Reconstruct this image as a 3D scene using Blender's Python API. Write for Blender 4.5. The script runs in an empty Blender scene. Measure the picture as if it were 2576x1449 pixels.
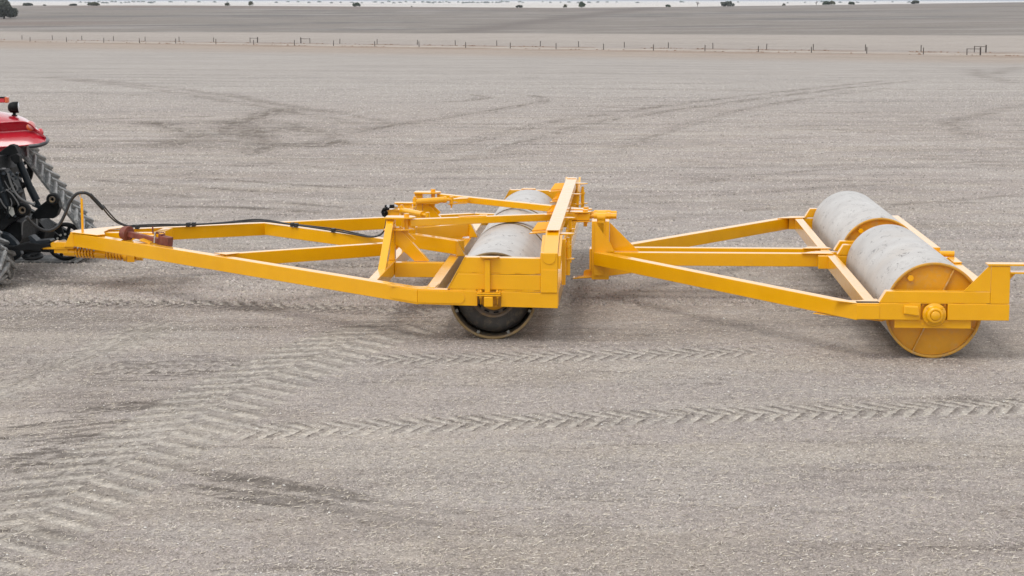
import bpy, bmesh, math, random
import numpy as np
from mathutils import Vector, Matrix
random.seed(7); rng = np.random.default_rng(11)
SC = bpy.context.scene
COL = SC.collection
# ------------------------------------------------------------------ camera
H = 4.6; F = 5009.0; PITCH = math.atan(723.5 / F)
cam = bpy.data.cameras.new('camera'); camo = bpy.data.objects.new('camera', cam); COL.objects.link(camo)
camo.location = (0, 0, H); camo.rotation_euler = (math.radians(90) - PITCH, 0, 0)
cam.sensor_width = 36; cam.lens = 36 * F / 2576; cam.clip_start = 0.5; cam.clip_end = 40000
SC.camera = camo
# ------------------------------------------------------------------ sky + sun
SUN_EL = math.radians(58); SUN_AZ = math.radians(-140)      # azimuth from +Y, clockwise; the veiled sun stands high, left and behind the viewer
w = bpy.data.worlds.new('World'); SC.world = w; w.use_nodes = True
nt = w.node_tree; nt.nodes.clear()
sky = nt.nodes.new('ShaderNodeTexSky'); sky.sky_type = 'NISHITA'; sky.sun_disc = False
sky.sun_elevation = SUN_EL; sky.sun_rotation = SUN_AZ; sky.air_density = 1.0; sky.dust_density = 3.0; sky.ozone_density = 1.0
hs = nt.nodes.new('ShaderNodeHueSaturation'); hs.inputs['Saturation'].default_value = 0.35
bg = nt.nodes.new('ShaderNodeBackground'); bg.inputs['Strength'].default_value = 0.12
wo = nt.nodes.new('ShaderNodeOutputWorld')
# thin bright overcast lying over the blue: broad streaky cloud sheets, brightest low down
tcw = nt.nodes.new('ShaderNodeTexCoord'); mpw = nt.nodes.new('ShaderNodeMapping'); mpw.inputs['Scale'].default_value = (1.2, 1.2, 5)
nzw = nt.nodes.new('ShaderNodeTexNoise'); nzw.inputs['Scale'].default_value = 1.6; nzw.inputs['Detail'].default_value = 5
rpw = nt.nodes.new('ShaderNodeValToRGB'); rpw.color_ramp.elements[0].position = .3; rpw.color_ramp.elements[0].color = (.66, .66, .66, 1); rpw.color_ramp.elements[1].position = .7; rpw.color_ramp.elements[1].color = (.94, .94, .94, 1)
mxw = nt.nodes.new('ShaderNodeMix'); mxw.data_type = 'RGBA'; mxw.inputs[7].default_value = (8.3, 8.4, 8.6, 1)
nt.links.new(tcw.outputs['Generated'], mpw.inputs[0]); nt.links.new(mpw.outputs[0], nzw.inputs['Vector']); nt.links.new(nzw.outputs[0], rpw.inputs[0])
nt.links.new(rpw.outputs[0], mxw.inputs[0]); nt.links.new(sky.outputs[0], hs.inputs['Color']); nt.links.new(hs.outputs[0], mxw.inputs[6]); nt.links.new(mxw.outputs[2], bg.inputs[0]); nt.links.new(bg.outputs[0], wo.inputs[0])
sl = bpy.data.lights.new('sun', 'SUN'); sl.energy = 1.15; sl.angle = math.radians(26); sl.color = (1, .965, .92)
so = bpy.data.objects.new('sun', sl); COL.objects.link(so)
sd = Vector((math.sin(SUN_AZ) * math.cos(SUN_EL), math.cos(SUN_AZ) * math.cos(SUN_EL), math.sin(SUN_EL)))
so.rotation_euler = (-sd).to_track_quat('-Z', 'Y').to_euler(); so.location = (0, 0, 60)
SC.view_settings.view_transform = 'Standard'; SC.view_settings.look = 'None'
SC.view_settings.exposure = 0.26; SC.view_settings.gamma = 1
SC.cycles.max_bounces = 6; SC.cycles.volume_bounces = 1

# ------------------------------------------------------------------ helpers: frames
s_, c_ = math.sin(PITCH), math.cos(PITCH)
def sight(x, y):
    a = (x - 1288) / F; b = -(y - 724.5) / F
    return (a, c_ + b * s_, -s_ + b * c_)
def onz(x, y, z):
    r = sight(x, y); t = (z - H) / r[2]; return Vector((r[0] * t, r[1] * t, z))
def atY(x, Y, z):                                  # world point at distance Y in the direction of column x
    return Vector(((x - 1288) / F * (Y * c_ - (z - H) * s_), Y, z))
class Frame:
    def __init__(s, ox, oy, vpx):
        s.o = onz(ox, oy, 0); s.a = math.atan((vpx - 1288) / F * c_)
        s.du = (math.cos(s.a), -math.sin(s.a)); s.dw = (math.sin(s.a), math.cos(s.a))
    def p(s, x, y, w):                             # local point on the vertical plane w
        r = sight(x, y); dw, du = s.dw, s.du
        t = (w + s.o[0] * dw[0] + s.o[1] * dw[1]) / (r[0] * dw[0] + r[1] * dw[1])
        X, Y, Z = r[0] * t, r[1] * t, H + r[2] * t
        return Vector(((X - s.o[0]) * du[0] + (Y - s.o[1]) * du[1], w, Z))
FS = Frame(1240, 854, 1600); RS = Frame(2345, 900.5, 1554); TF = Frame(203, 663, 1600)

# ------------------------------------------------------------------ helpers: objects
def tag(o, label=None, cat=None, group=None, kind=None):
    if label: o['label'] = label
    if cat: o['category'] = cat
    if group: o['group'] = group
    if kind: o['kind'] = kind
    return o
def thing(name, label, cat, loc=(0, 0, 0), rz=0, group=None):
    o = bpy.data.objects.new(name, None); COL.objects.link(o); o.empty_display_size = .2
    o.location = loc; o.rotation_euler = (0, 0, rz)
    return tag(o, label, cat, group)
class MB:
    def __init__(s): s.v = []; s.f = []; s.sm = []
    def add(s, vs, fs, smooth=False):
        n = len(s.v); s.v += [tuple(v) for v in vs]; s.f += [tuple(i + n for i in f) for f in fs]; s.sm += [smooth] * len(fs); return s
    def hexa(s, b, t):                             # bottom 4 ccw, top 4 ccw
        return s.add(list(b) + list(t), [(3, 2, 1, 0), (4, 5, 6, 7), (0, 1, 5, 4), (1, 2, 6, 5), (2, 3, 7, 6), (3, 0, 4, 7)])
    def box(s, x0, x1, y0, y1, z0, z1):
        return s.hexa([(x0, y0, z0), (x1, y0, z0), (x1, y1, z0), (x0, y1, z0)], [(x0, y0, z1), (x1, y0, z1), (x1, y1, z1), (x0, y1, z1)])
    def beam(s, a, b, wd, ht, side=1):             # a,b: ends of one top edge; the box lies to its far side (+w) and below
        a, b = Vector(a), Vector(b); d = (b - a); h = Vector((d.x, d.y, 0)).normalized()
        n = Vector((-h.y, h.x, 0)) * (1 if side > 0 else -1)
        if side > 0 and n.y < -1e-6: n = -n
        if side < 0 and n.y > 1e-6: n = -n
        dz = Vector((0, 0, -ht))
        return s.hexa([a + dz, b + dz, b + dz + n * wd, a + dz + n * wd], [a, b, b + n * wd, a + n * wd])
    def bar(s, a, b, w1, w2, up=(0, 0, 1)):        # centred box between a and b
        a, b = Vector(a), Vector(b); d = (b - a).normalized(); u = Vector(up)
        x = d.cross(u)
        if x.length < 1e-4: x = d.cross(Vector((1, 0, 0)))
        x.normalize(); y = x.cross(d).normalized(); x *= w1 / 2; y *= w2 / 2
        return s.hexa([a - x - y, a + x - y, a + x + y, a - x + y], [b - x - y, b + x - y, b + x + y, b - x + y])
    def poly(s, pts, axis, t0, t1):                # polygon (2D) extruded along axis: 'w' -> pts are (u,z); 'z' -> (u,w); 'u' -> (w,z)
        def P(p, t):
            return (p[0], t, p[1]) if axis == 'w' else ((p[0], p[1], t) if axis == 'z' else (t, p[0], p[1]))
        n = len(pts); vs = [P(p, t0) for p in pts] + [P(p, t1) for p in pts]
        fs = [tuple(range(n))[::-1], tuple(range(n, 2 * n))] + [(i, (i + 1) % n, n + (i + 1) % n, n + i) for i in range(n)]
        return s.add(vs, fs)
    def cyl(s, a, b, r, seg=20, r2=None, cap=True):
        a, b = Vector(a), Vector(b); d = (b - a).normalized(); r2 = r if r2 is None else r2
        x = d.cross(Vector((0, 0, 1)));
        if x.length < 1e-3: x = Vector((1, 0, 0))
        x.normalize(); y = d.cross(x)
        vs = []
        for p, R in ((a, r), (b, r2)):
            for i in range(seg):
                t = 2 * math.pi * i / seg; vs.append(p + x * (R * math.cos(t)) + y * (R * math.sin(t)))
        s.add(vs, [(i, (i + 1) % seg, seg + (i + 1) % seg, seg + i) for i in range(seg)], True)
        if cap: s.add(vs, [tuple(range(seg))[::-1], tuple(range(seg, 2 * seg))])
        return s
    def lathe(s, c, axis, prof, seg=32):           # prof: (r, t) along axis from c, open profile
        c = Vector(c); d = Vector(axis).normalized(); x = d.cross(Vector((0, 0, 1)))
        if x.length < 1e-3: x = Vector((1, 0, 0))
        x.normalize(); y = d.cross(x); vs = []
        for r, t in prof:
            for i in range(seg):
                a = 2 * math.pi * i / seg; vs.append(c + d * t + x * (r * math.cos(a)) + y * (r * math.sin(a)))
        fs = []
        for k in range(len(prof) - 1):
            for i in range(seg):
                j = (i + 1) % seg; fs.append((k * seg + i, k * seg + j, (k + 1) * seg + j, (k + 1) * seg + i))
        return s.add(vs, fs, True)
    def tube(s, pts, r, seg=8, smooth=True, sub=6):
        pts = [Vector(p) for p in pts]
        if smooth and len(pts) > 2:
            q = []
            for i in range(len(pts) - 1):
                p0 = pts[max(i - 1, 0)]; p1 = pts[i]; p2 = pts[i + 1]; p3 = pts[min(i + 2, len(pts) - 1)]
                for k in range(sub):
                    t = k / sub
                    q.append(.5 * ((2 * p1) + (p2 - p0) * t + (2 * p0 - 5 * p1 + 4 * p2 - p3) * t * t + (3 * p1 - p0 - 3 * p2 + p3) * t ** 3))
            q.append(pts[-1]); pts = q
        n = len(pts); vs = []; ref = Vector((0, 0, 1))
        for i, p in enumerate(pts):
            d = (pts[min(i + 1, n - 1)] - pts[max(i - 1, 0)]).normalized()
            x = d.cross(ref)
            if x.length < .05: x = d.cross(Vector((0, 1, 0)))
            x.normalize(); y = d.cross(x).normalized(); ref = -y if abs(y.z) > .2 else ref
            ref = x.cross(d)
            for k in range(seg):
                t = 2 * math.pi * k / seg; vs.append(p + x * (r * math.cos(t)) + y * (r * math.sin(t)))
        fs = [(i * seg + k, i * seg + (k + 1) % seg, (i + 1) * seg + (k + 1) % seg, (i + 1) * seg + k) for i in range(n - 1) for k in range(seg)]
        s.add(vs, fs, True); return s.add([vs[i] for i in range(seg)] + [vs[(n - 1) * seg + i] for i in range(seg)], [tuple(range(seg)), tuple(range(seg, 2 * seg))])
    def build(s, name, mat, parent=None, bevel=0, label=None):
        me = bpy.data.meshes.new(name); me.from_pydata(s.v, [], s.f); me.update()
        bm = bmesh.new(); bm.from_mesh(me); bmesh.ops.recalc_face_normals(bm, faces=bm.faces); bm.to_mesh(me); bm.free()
        me.polygons.foreach_set('use_smooth', s.sm)
        me.materials.append(mat)
        o = bpy.data.objects.new(name, me); COL.objects.link(o)
        if parent: o.parent = parent
        if bevel:
            m = o.modifiers.new('bevel', 'BEVEL'); m.width = bevel; m.segments = 2; m.limit_method = 'ANGLE'; m.angle_limit = math.radians(50)
            m.harden_normals = False
        if label: o['label'] = label
        return o

# ------------------------------------------------------------------ helpers: materials
def newmat(name):
    m = bpy.data.materials.new(name); m.use_nodes = True; nt = m.node_tree
    return m, nt, nt.nodes['Principled BSDF']
def N(nt, t, **k):
    n = nt.nodes.new(t)
    for a, b in k.items():
        if a in n.inputs.keys(): n.inputs[a].default_value = b
        else: setattr(n, a, b)
    return n
def ramp(nt, src, stops):
    r = nt.nodes.new('ShaderNodeValToRGB'); e = r.color_ramp.elements
    while len(e) < len(stops): e.new(.5)
    for i, (p, c) in enumerate(stops):
        e[i].position = p; e[i].color = tuple(c) + (1,) if len(c) == 3 else c
    nt.links.new(src, r.inputs[0]); return r.outputs[0]
def mix(nt, fac, a, b, mode='MIX'):
    m = nt.nodes.new('ShaderNodeMix'); m.data_type = 'RGBA'; m.blend_type = mode
    for sock, v in ((m.inputs[0], fac), (m.inputs[6], a), (m.inputs[7], b)):
        if isinstance(v, (int, float)): sock.default_value = v
        elif isinstance(v, tuple): sock.default_value = v + (1,) if len(v) == 3 else v
        else: nt.links.new(v, sock)
    return m.outputs[2]
def noise(nt, scale, detail=4, rough=.6, vec=None, stretch=None, dist=0):
    tc = nt.nodes.new('ShaderNodeTexCoord'); src = tc.outputs['Object'] if vec is None else vec
    if stretch:
        mp = nt.nodes.new('ShaderNodeMapping'); mp.inputs['Scale'].default_value = stretch; nt.links.new(src, mp.inputs[0]); src = mp.outputs[0]
    n = nt.nodes.new('ShaderNodeTexNoise'); n.inputs['Scale'].default_value = scale; n.inputs['Detail'].default_value = detail
    n.inputs['Roughness'].default_value = rough; n.inputs['Distortion'].default_value = dist
    nt.links.new(src, n.inputs['Vector']); return n.outputs[0]
def simple(name, col, rough=.5, metal=0, coat=0, var=.25, scale=6, dirt=None, dirt_amt=.5, bump=0, spec=.5):
    m, nt, b = newmat(name)
    n1 = noise(nt, scale, 5, .6)
    dark = tuple(c * (1 - var) for c in col); lite = tuple(min(1, c * (1 + var * .5)) for c in col)
    c = ramp(nt, n1, [(.3, dark), (.7, lite)])
    if dirt:
        n2 = noise(nt, scale * 2.3, 6, .7)
        f = ramp(nt, n2, [(.5, (0, 0, 0)), (.75, (dirt_amt,) * 3)])
        c = mix(nt, f, c, dirt)
    nt.links.new(c, b.inputs['Base Color'])
    r = ramp(nt, noise(nt, scale * 4, 4, .6), [(.3, (rough * .8,) * 3), (.7, (min(1, rough * 1.2),) * 3)])
    nt.links.new(r, b.inputs['Roughness'])
    b.inputs['Metallic'].default_value = metal; b.inputs['Coat Weight'].default_value = coat; b.inputs['Coat Roughness'].default_value = .2
    b.inputs['Specular IOR Level'].default_value = spec
    if bump:
        bp = nt.nodes.new('ShaderNodeBump'); bp.inputs['Strength'].default_value = bump; bp.inputs['Distance'].default_value = .01
        nt.links.new(noise(nt, scale * 10, 4), bp.inputs['Height']); nt.links.new(bp.outputs[0], b.inputs['Normal'])
    return m
def paint():
    m, nt, b = newmat('yellow_paint')
    c = ramp(nt, noise(nt, 2.2, 4), [(.3, (.79, .374, .0005)), (.7, (.85, .414, .001))])
    n = noise(nt, 40, 5, .7)
    c = mix(nt, ramp(nt, n, [(.45, (0, 0, 0)), (.8, (.10,) * 3)]), c, (.58, .33, .02))
    # faint dust film, scuffs and rusty specks
    c = mix(nt, ramp(nt, noise(nt, 5, 6, .75), [(.58, (0, 0, 0)), (.8, (.10,) * 3)]), c, (.50, .37, .16))
    c = mix(nt, ramp(nt, noise(nt, 17, 7, .8), [(.70, (0, 0, 0)), (.76, (.55,) * 3)]), c, (.22, .12, .05))
    nt.links.new(c, b.inputs['Base Color'])
    nt.links.new(ramp(nt, noise(nt, 9, 5), [(.3, (.30,) * 3), (.7, (.46,) * 3)]), b.inputs['Roughness'])
    b.inputs['Coat Weight'].default_value = 1.0; b.inputs['Coat Roughness'].default_value = .12; b.inputs['Coat IOR'].default_value = 1.5; b.inputs['Specular IOR Level'].default_value = .1
    bp = nt.nodes.new('ShaderNodeBump'); bp.inputs['Strength'].default_value = .12; bp.inputs['Distance'].default_value = .004
    nt.links.new(noise(nt, 55, 3), bp.inputs['Height']); nt.links.new(bp.outputs[0], b.inputs['Normal'])
    return m
M = dict(paint=paint())
def steel():
    m, nt, b = newmat('roller_steel')
    c = ramp(nt, noise(nt, 1.6, 5, .65), [(.3, (.43, .41, .39)), (.7, (.54, .525, .505))])
    c = mix(nt, ramp(nt, noise(nt, 5, 7, .75, stretch=(1.0, .35, 1.0)), [(.56, (0, 0, 0)), (.62, (.6,) * 3), (.75, (.75,) * 3)]), c, (.40, .385, .37))
    c = mix(nt, ramp(nt, noise(nt, 9, 8, .8, stretch=(1, .4, 1), dist=.6), [(.575, (0, 0, 0)), (.63, (.9,) * 3)]), c, (.13, .12, .112))
    c = mix(nt, ramp(nt, noise(nt, 1.1, 4, .6), [(.52, (0, 0, 0)), (.75, (.45,) * 3)]), c, (.42, .36, .30))
    nt.links.new(c, b.inputs['Base Color']); b.inputs['Roughness'].default_value = .48; b.inputs['Metallic'].default_value = .12
    bp = nt.nodes.new('ShaderNodeBump'); bp.inputs['Strength'].default_value = .3; bp.inputs['Distance'].default_value = .004
    nt.links.new(noise(nt, 30, 6), bp.inputs['Height']); nt.links.new(bp.outputs[0], b.inputs['Normal'])
    return m
M['steel'] = steel()
M['endplate'] = simple('dusty_yellow_paint', (.74, .34, .003), .45, coat=.2, var=.15, scale=3, dirt=(.42, .33, .20), dirt_amt=.45)
M['rib'] = simple('scuffed_rib', (.66, .36, .06), .5, var=.2, scale=5, dirt=(.55, .50, .42), dirt_amt=.8)
M['rim'] = simple('worn_yellow_rim', (.62, .32, .03), .5, var=.2, scale=5, dirt=(.30, .25, .19), dirt_amt=.8)
M['rust'] = simple('red_oxide_paint', (.20, .050, .032), .65, var=.35, scale=8, dirt=(.20, .11, .07), dirt_amt=.7)
M['worn'] = simple('worn_dark_steel', (.16, .13, .10), .5, var=.35, scale=6, dirt=(.34, .20, .04), dirt_amt=.8)
M['black'] = simple('black_chassis_paint', (.005, .006, .007), .5, var=.4, scale=5, dirt=(.06, .057, .05), dirt_amt=.25, spec=.15)
M['slate'] = simple('slate_cylinder_paint', (.012, .017, .022), .4, var=.3, scale=5, dirt=(.06, .056, .05), dirt_amt=.25, spec=.2)
M['hose'] = simple('hose_rubber', (.018, .019, .021), .5, var=.4, scale=20, dirt=(.10, .095, .09), dirt_amt=.4)
M['rubber'] = simple('dusty_track_rubber', (.10, .105, .105), .8, var=.4, scale=6, dirt=(.50, .48, .45), dirt_amt=.9, bump=.4)
M['lug'] = simple('worn_lug_rubber', (.29, .295, .29), .8, var=.35, scale=7, dirt=(.60, .58, .55), dirt_amt=.8, bump=.3)
M['tyre'] = simple('tyre_rubber', (.055, .051, .045), .75, var=.4, scale=4, dirt=(.20, .15, .09), dirt_amt=.7)
M['silver'] = simple('bare_bright_metal', (.55, .55, .55), .35, metal=.7, var=.2)
M['oldrim'] = simple('old_rim_paint', (.27, .18, .07), .6, var=.4, scale=4, dirt=(.17, .14, .11), dirt_amt=.9)
M['clip'] = simple('grey_clip_metal', (.17, .17, .15), .6, var=.2)
M['pale'] = simple('dusty_bolt_metal', (.36, .36, .33), .6, var=.2)
M['red'] = simple('red_tractor_paint', (.42, .006, .020), .22, coat=1.0, var=.08, scale=3, dirt=(.45, .12, .13), dirt_amt=.25)
M['trim'] = simple('black_rubber_trim', (.05, .05, .055), .4, var=.2)
M['amber'] = simple('amber_lens', (.62, .10, .02), .15, coat=1, var=.1)
M['lens'] = simple('pale_pink_lens', (.62, .22, .20), .12, coat=1, var=.05)
M['redlens'] = simple('red_lens', (.55, .01, .02), .15, coat=1, var=.1)
M['glass'] = simple('lamp_glass', (.7, .72, .75), .08, coat=1, var=.05)
M['blue'] = simple('blue_cap', (.02, .05, .35), .4, var=.2)
M['wood'] = simple('weathered_post', (.075, .060, .050), .85, var=.35, scale=3)
M['wire'] = simple('dull_wire', (.22, .19, .17), .6, metal=.4)
M['bark'] = simple('bark', (.07, .055, .045), .9, scale=2)

# ------------------------------------------------------------------ ground
def vnoise(x, y, seed):
    xi = np.floor(x).astype(np.int64); yi = np.floor(y).astype(np.int64); fx = x - xi; fy = y - yi
    fx = fx * fx * (3 - 2 * fx); fy = fy * fy * (3 - 2 * fy)
    def h(a, b):
        n = (a * 374761393 + b * 668265263 + seed * 982451653) & 0x7fffffff
        n = ((n ^ (n >> 13)) * 1274126177) & 0x7fffffff
        return ((n ^ (n >> 16)) & 0xffff) / 65535.0
    return (h(xi, yi) * (1 - fx) + h(xi + 1, yi) * fx) * (1 - fy) + (h(xi, yi + 1) * (1 - fx) + h(xi + 1, yi + 1) * fx) * fy
def fbm(x, y, seed, o=4, g=.5):
    a = 1; s = 0; t = 0
    for i in range(o):
        s = s + a * vnoise(x * 2 ** i + 13.7 * i, y * 2 ** i + 7.1 * i, seed + i); t += a; a *= g
    return s / t
def sstep(a, b, x):
    t = np.clip((x - a) / (b - a), 0, 1); return t * t * (3 - 2 * t)
def Yfence(X): return 353 + (72 - X) * .825
def Yfield(X): return 598 - X * .55
CREST_Y = 1250.
cr_px = [-400, 0, 450, 1000, 1400, 1700, 2000, 2300, 2576, 2900]; cr_y = [12, 12.5, 12.5, 16, 18.5, 16.5, 12.5, 8.5, 4.5, 3]
def zland(X, Y):
    X = np.asarray(X, float); Y = np.asarray(Y, float)
    yf = np.minimum(Yfence(X), 900); zf = np.clip(-5.2 + .0053 * X, -6.2, -4.2)
    t = np.clip((Y - 55) / np.maximum(yf - 55, 60), 0, 1)
    z = zf * (t * .55 + .45 * t * t * (3 - 2 * t))
    yd = np.clip(Yfield(X), yf + 40, 1000)
    zc = H - np.interp(X / CREST_Y * F + 1288, cr_px, cr_y) * CREST_Y / F
    t2 = np.clip((Y - yd) / (CREST_Y - yd), 0, 1); z = np.where(Y > yd, zf + (zc - zf) * (t2 ** .9), z)
    t3 = sstep(CREST_Y, CREST_Y + 700, Y); z = np.where(Y > CREST_Y, zc + (-4.0 - zc) * t3, z)
    z = np.where(Y > 2000, -4.0 + 2.2 * sstep(2000, 14000, Y), z)
    z = np.where(Y < 60, -1.0 * 0, z)
    return z
def tracks(X, Y):
    """returns height offset, dark mark, pale mark of the wheel and track prints"""
    hz = np.zeros_like(X); dk = np.zeros_like(X); pl = np.zeros_like(X)
    def path(pts, wd, pitch, strength, lean=.55, seed=1, pale=.5, depth=.02, fade=(0, 0), lug=True, duty=.46, mid=0, fill=.10, wash=0, crisp=0):
        nonlocal hz, dk, pl
        P = np.array(pts, float)
        # sample a smooth curve
        tt = np.linspace(0, len(P) - 1, 400); k = np.arange(len(P))
        if len(P) > 2:
            cx = np.interp(tt, k, P[:, 0]); cy = np.interp(tt, k, P[:, 1])
            ker = np.ones(41) / 41.; cx2 = np.convolve(np.pad(cx, 20, mode='edge'), ker, 'valid'); cy2 = np.convolve(np.pad(cy, 20, mode='edge'), ker, 'valid')
            cx2[:5] = cx[:5]; cy2[:5] = cy[:5]; cx, cy = cx2, cy2
        else: cx = np.interp(tt, k, P[:, 0]); cy = np.interp(tt, k, P[:, 1])
        S = np.concatenate([[0], np.cumsum(np.hypot(np.diff(cx), np.diff(cy)))])
        m = wd + .4
        sel = np.where((X > cx.min() - m) & (X < cx.max() + m) & (Y > cy.min() - m) & (Y < cy.max() + m))
        xs, ys = X[sel], Y[sel]; best = np.full(xs.shape, 1e9); u = np.zeros_like(xs); v = np.zeros_like(xs)
        step = 10
        for i in range(0, 400 - step, step):
            ax, ay, bx, by = cx[i], cy[i], cx[i + step], cy[i + step]; L = math.hypot(bx - ax, by - ay) + 1e-9
            dx, dy = (bx - ax) / L, (by - ay) / L
            q = (xs - ax) * dx + (ys - ay) * dy; qc = np.clip(q, 0, L); r = -(xs - ax) * dy + (ys - ay) * dx
            dist = np.hypot(xs - ax - qc * dx, ys - ay - qc * dy); b = dist < best
            best = np.where(b, dist, best); u = np.where(b, S[i] + qc, u); v = np.where(b, r, v)
        wob = (fbm(xs * 5, ys * 5, seed + 50, 3) - .5) * .045
        vv = (v + wob) / (wd / 2); ins = 1 - sstep(.85, 1.1, np.abs(vv) + (best > np.abs(v) + .02) * 9)
        ph = (u + wob * .5) / pitch + np.abs(vv) * lean + (vv > 0) * .5
        fr = ph - np.floor(ph)
        bar = sstep(0, .08, fr) * (1 - sstep(duty, duty + .10, fr)) if lug else np.zeros_like(fr)
        edge = np.exp(-((fr - duty - .15) / .09) ** 2) if lug else np.zeros_like(fr)
        rag = sstep(.25, .5, fbm(xs * 7, ys * 7, seed + 9, 3)) * .65 + .35
        L = S[-1]; fd = np.ones_like(u)
        if fade[0]: fd = fd * sstep(0, fade[0], u)
        if fade[1]: fd = fd * (1 - sstep(L - fade[1], L, u))
        patch = sstep(.2, .55, fbm(u * .5, v * .5 + seed * 3.1, seed + 21, 3)) * .5 + .5
        if mid:
            core = 1 - sstep(mid, mid + .12, np.abs(vv)); lines = sstep(.54, .62, fbm(u * 1.1, v * 17, seed + 33, 3))
            bar = np.maximum(bar * (1 - core), core * .85); edge = edge * (1 - core) + core * lines; k0 = 1 - core
        else: k0 = 1
        rag = rag * (1 - crisp) + crisp * (.75 + .25 * rag)
        if not lug: rag = sstep(.42, .56, fbm(xs * 4 + seed, ys * 7, seed + 9, 4, .65)) * 1.1 + .1
        a = strength * ins * fd * rag * patch
        hz[sel] += -depth * a * bar + depth * .5 * a * edge
        pl[sel] = np.maximum(pl[sel], a * np.maximum(bar * pale, wash))
        dk[sel] = np.maximum(dk[sel], a * np.clip(edge * 1.0 + (1 - bar) * fill * k0, 0, 1))
    g = lambda x, y: tuple(onz(x, y, 0)[:2])
    path([g(470, 1092), g(900, 1074), g(1700, 1046), g(2660, 1018), g(3600, 992)], .80, .225, 1.4, 1.1, 3, .9, .012, (.3, 0), True, .48, 0, .30)
    path([g(820, 908), g(1300, 898), g(1750, 888), g(2100, 884)], .75, .225, 1.4, 1.1, 5, .8, .012, (.8, 1.5), True, .5, 0, .25)
    path([g(-120, 764), g(500, 766), g(1150, 790)], .80, .225, 1.7, 1.1, 8, .7, .020, (0, .6))
    path([g(250, 676), g(900, 668), g(1500, 676)], .7, .235, 1.0, 1.0, 9, .5, .025, (0, 2))
    path([g(-140, 1440), g(220, 1215), g(430, 1090), g(650, 955), g(900, 848), g(1120, 790)], 1.40, .44, 1.6, .95, 12, 1.0, .010, (0, 1.8), True, .34, 0, .26, .26, .85)
    for k, ln in enumerate(([(-40, 1350), (257, 1166), (515, 981), (690, 900)], [(-40, 1318), (155, 1192), (360, 1074), (566, 960)], [(20, 1330), (240, 1190), (470, 1030)], [(330, 1130), (520, 1000), (760, 880), (930, 815)], [(60, 1290), (300, 1130), (420, 1050)], [(400, 1060), (560, 985), (700, 905), (860, 835)], [(-40, 1380), (160, 1260), (330, 1150)], [(-30, 995), (180, 900), (400, 800)], [(-30, 1010), (210, 905), (430, 806)])):
        path([g(*q) for q in ln], .055, 1, 1.25, 0, 60 + k, 0, .008, (.3, .3), False, .5, 0, 1.0)
        path([g(q[0] + 7, q[1] + 3) for q in ln], .07, 1, .8, 0, 80 + k, 0, .0, (.3, .3), False, .5, 0, 0, .8)
    path([g(-60, 1010), g(250, 885), g(440, 800)], .85, .5, .9, .7, 14, .9, .01, (0, 1), True, .4, .5, .0, .3)
    path([g(-100, 905), g(300, 930), g(760, 905)], .8, .24, .9, .8, 17, .5, .02, (0, .8))
    path([g(1440, 1045), g(1800, 1044), g(2600, 1052)], .5, .235, .6, 1.0, 19, .35, .012, (1, 1))
    # smeared turning marks: fans of thin drag lines
    R = random.Random(5)
    def drag(x0, y0, x1, y1, n, sp, wd, st, seed):
        for i in range(n):
            a = R.uniform(-sp, sp); b = R.uniform(-.3, .3); t0 = R.uniform(0, .35); t1 = R.uniform(.6, 1)
            P0 = (x0 + (x1 - x0) * t0, y0 + (y1 - y0) * t0 + a * (1 + b)); P1 = (x0 + (x1 - x0) * t1, y0 + (y1 - y0) * t1 + a)
            path([g(*P0), g((P0[0] + P1[0]) / 2, (P0[1] + P1[1]) / 2 + R.uniform(-2, 2)), g(*P1)], wd * R.uniform(.6, 1.5), 1, st * R.uniform(.5, 1.1), 0, seed + i, 0, .012, (.3,   .3), False, .5, 0, .9)
    drag(-60, 1105, 560, 1040, 20, 60, .10, 1.2, 100)
    drag(80, 940, 760, 925, 13, 26, .09, 1.1, 140)
    drag(-60, 1160, 330, 1130, 12, 34, .14, 1.3, 160)
    drag(380, 1200, 1000, 1285, 16, 34, .16, 1.2, 180)
    drag(640, 1250, 1250, 1330, 7, 30, .12, .55, 200)
    drag(-100, 1010, 500, 990, 8, 40, .08, .5, 215)
    drag(-100, 1400, 420, 1150, 10, 60, .07, .6, 225)
    drag(300, 1120, 820, 900, 7, 30, .06, .5, 240)
    return hz, dk, pl
def grow(a, b, s0, k):
    out = [a]
    while out[-1] < b: out.append(out[-1] + s0); s0 *= k
    return out
GRID = {}
def rolled_shade(X, Y):
    """the smooth strip the rollers leave behind them, to the right of each gang; its colour also carries some machine shade"""
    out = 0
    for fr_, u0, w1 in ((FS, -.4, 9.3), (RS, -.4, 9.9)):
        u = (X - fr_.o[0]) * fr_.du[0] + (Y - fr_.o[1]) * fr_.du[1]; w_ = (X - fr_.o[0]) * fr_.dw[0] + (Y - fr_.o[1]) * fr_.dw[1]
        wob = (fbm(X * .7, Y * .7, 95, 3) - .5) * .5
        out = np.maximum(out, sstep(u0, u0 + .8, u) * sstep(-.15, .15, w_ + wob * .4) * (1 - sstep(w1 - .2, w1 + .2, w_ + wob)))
    return out * (.45 + .55 * sstep(.3, .6, fbm(X * .5, Y * 1.6, 96, 4)))
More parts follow.
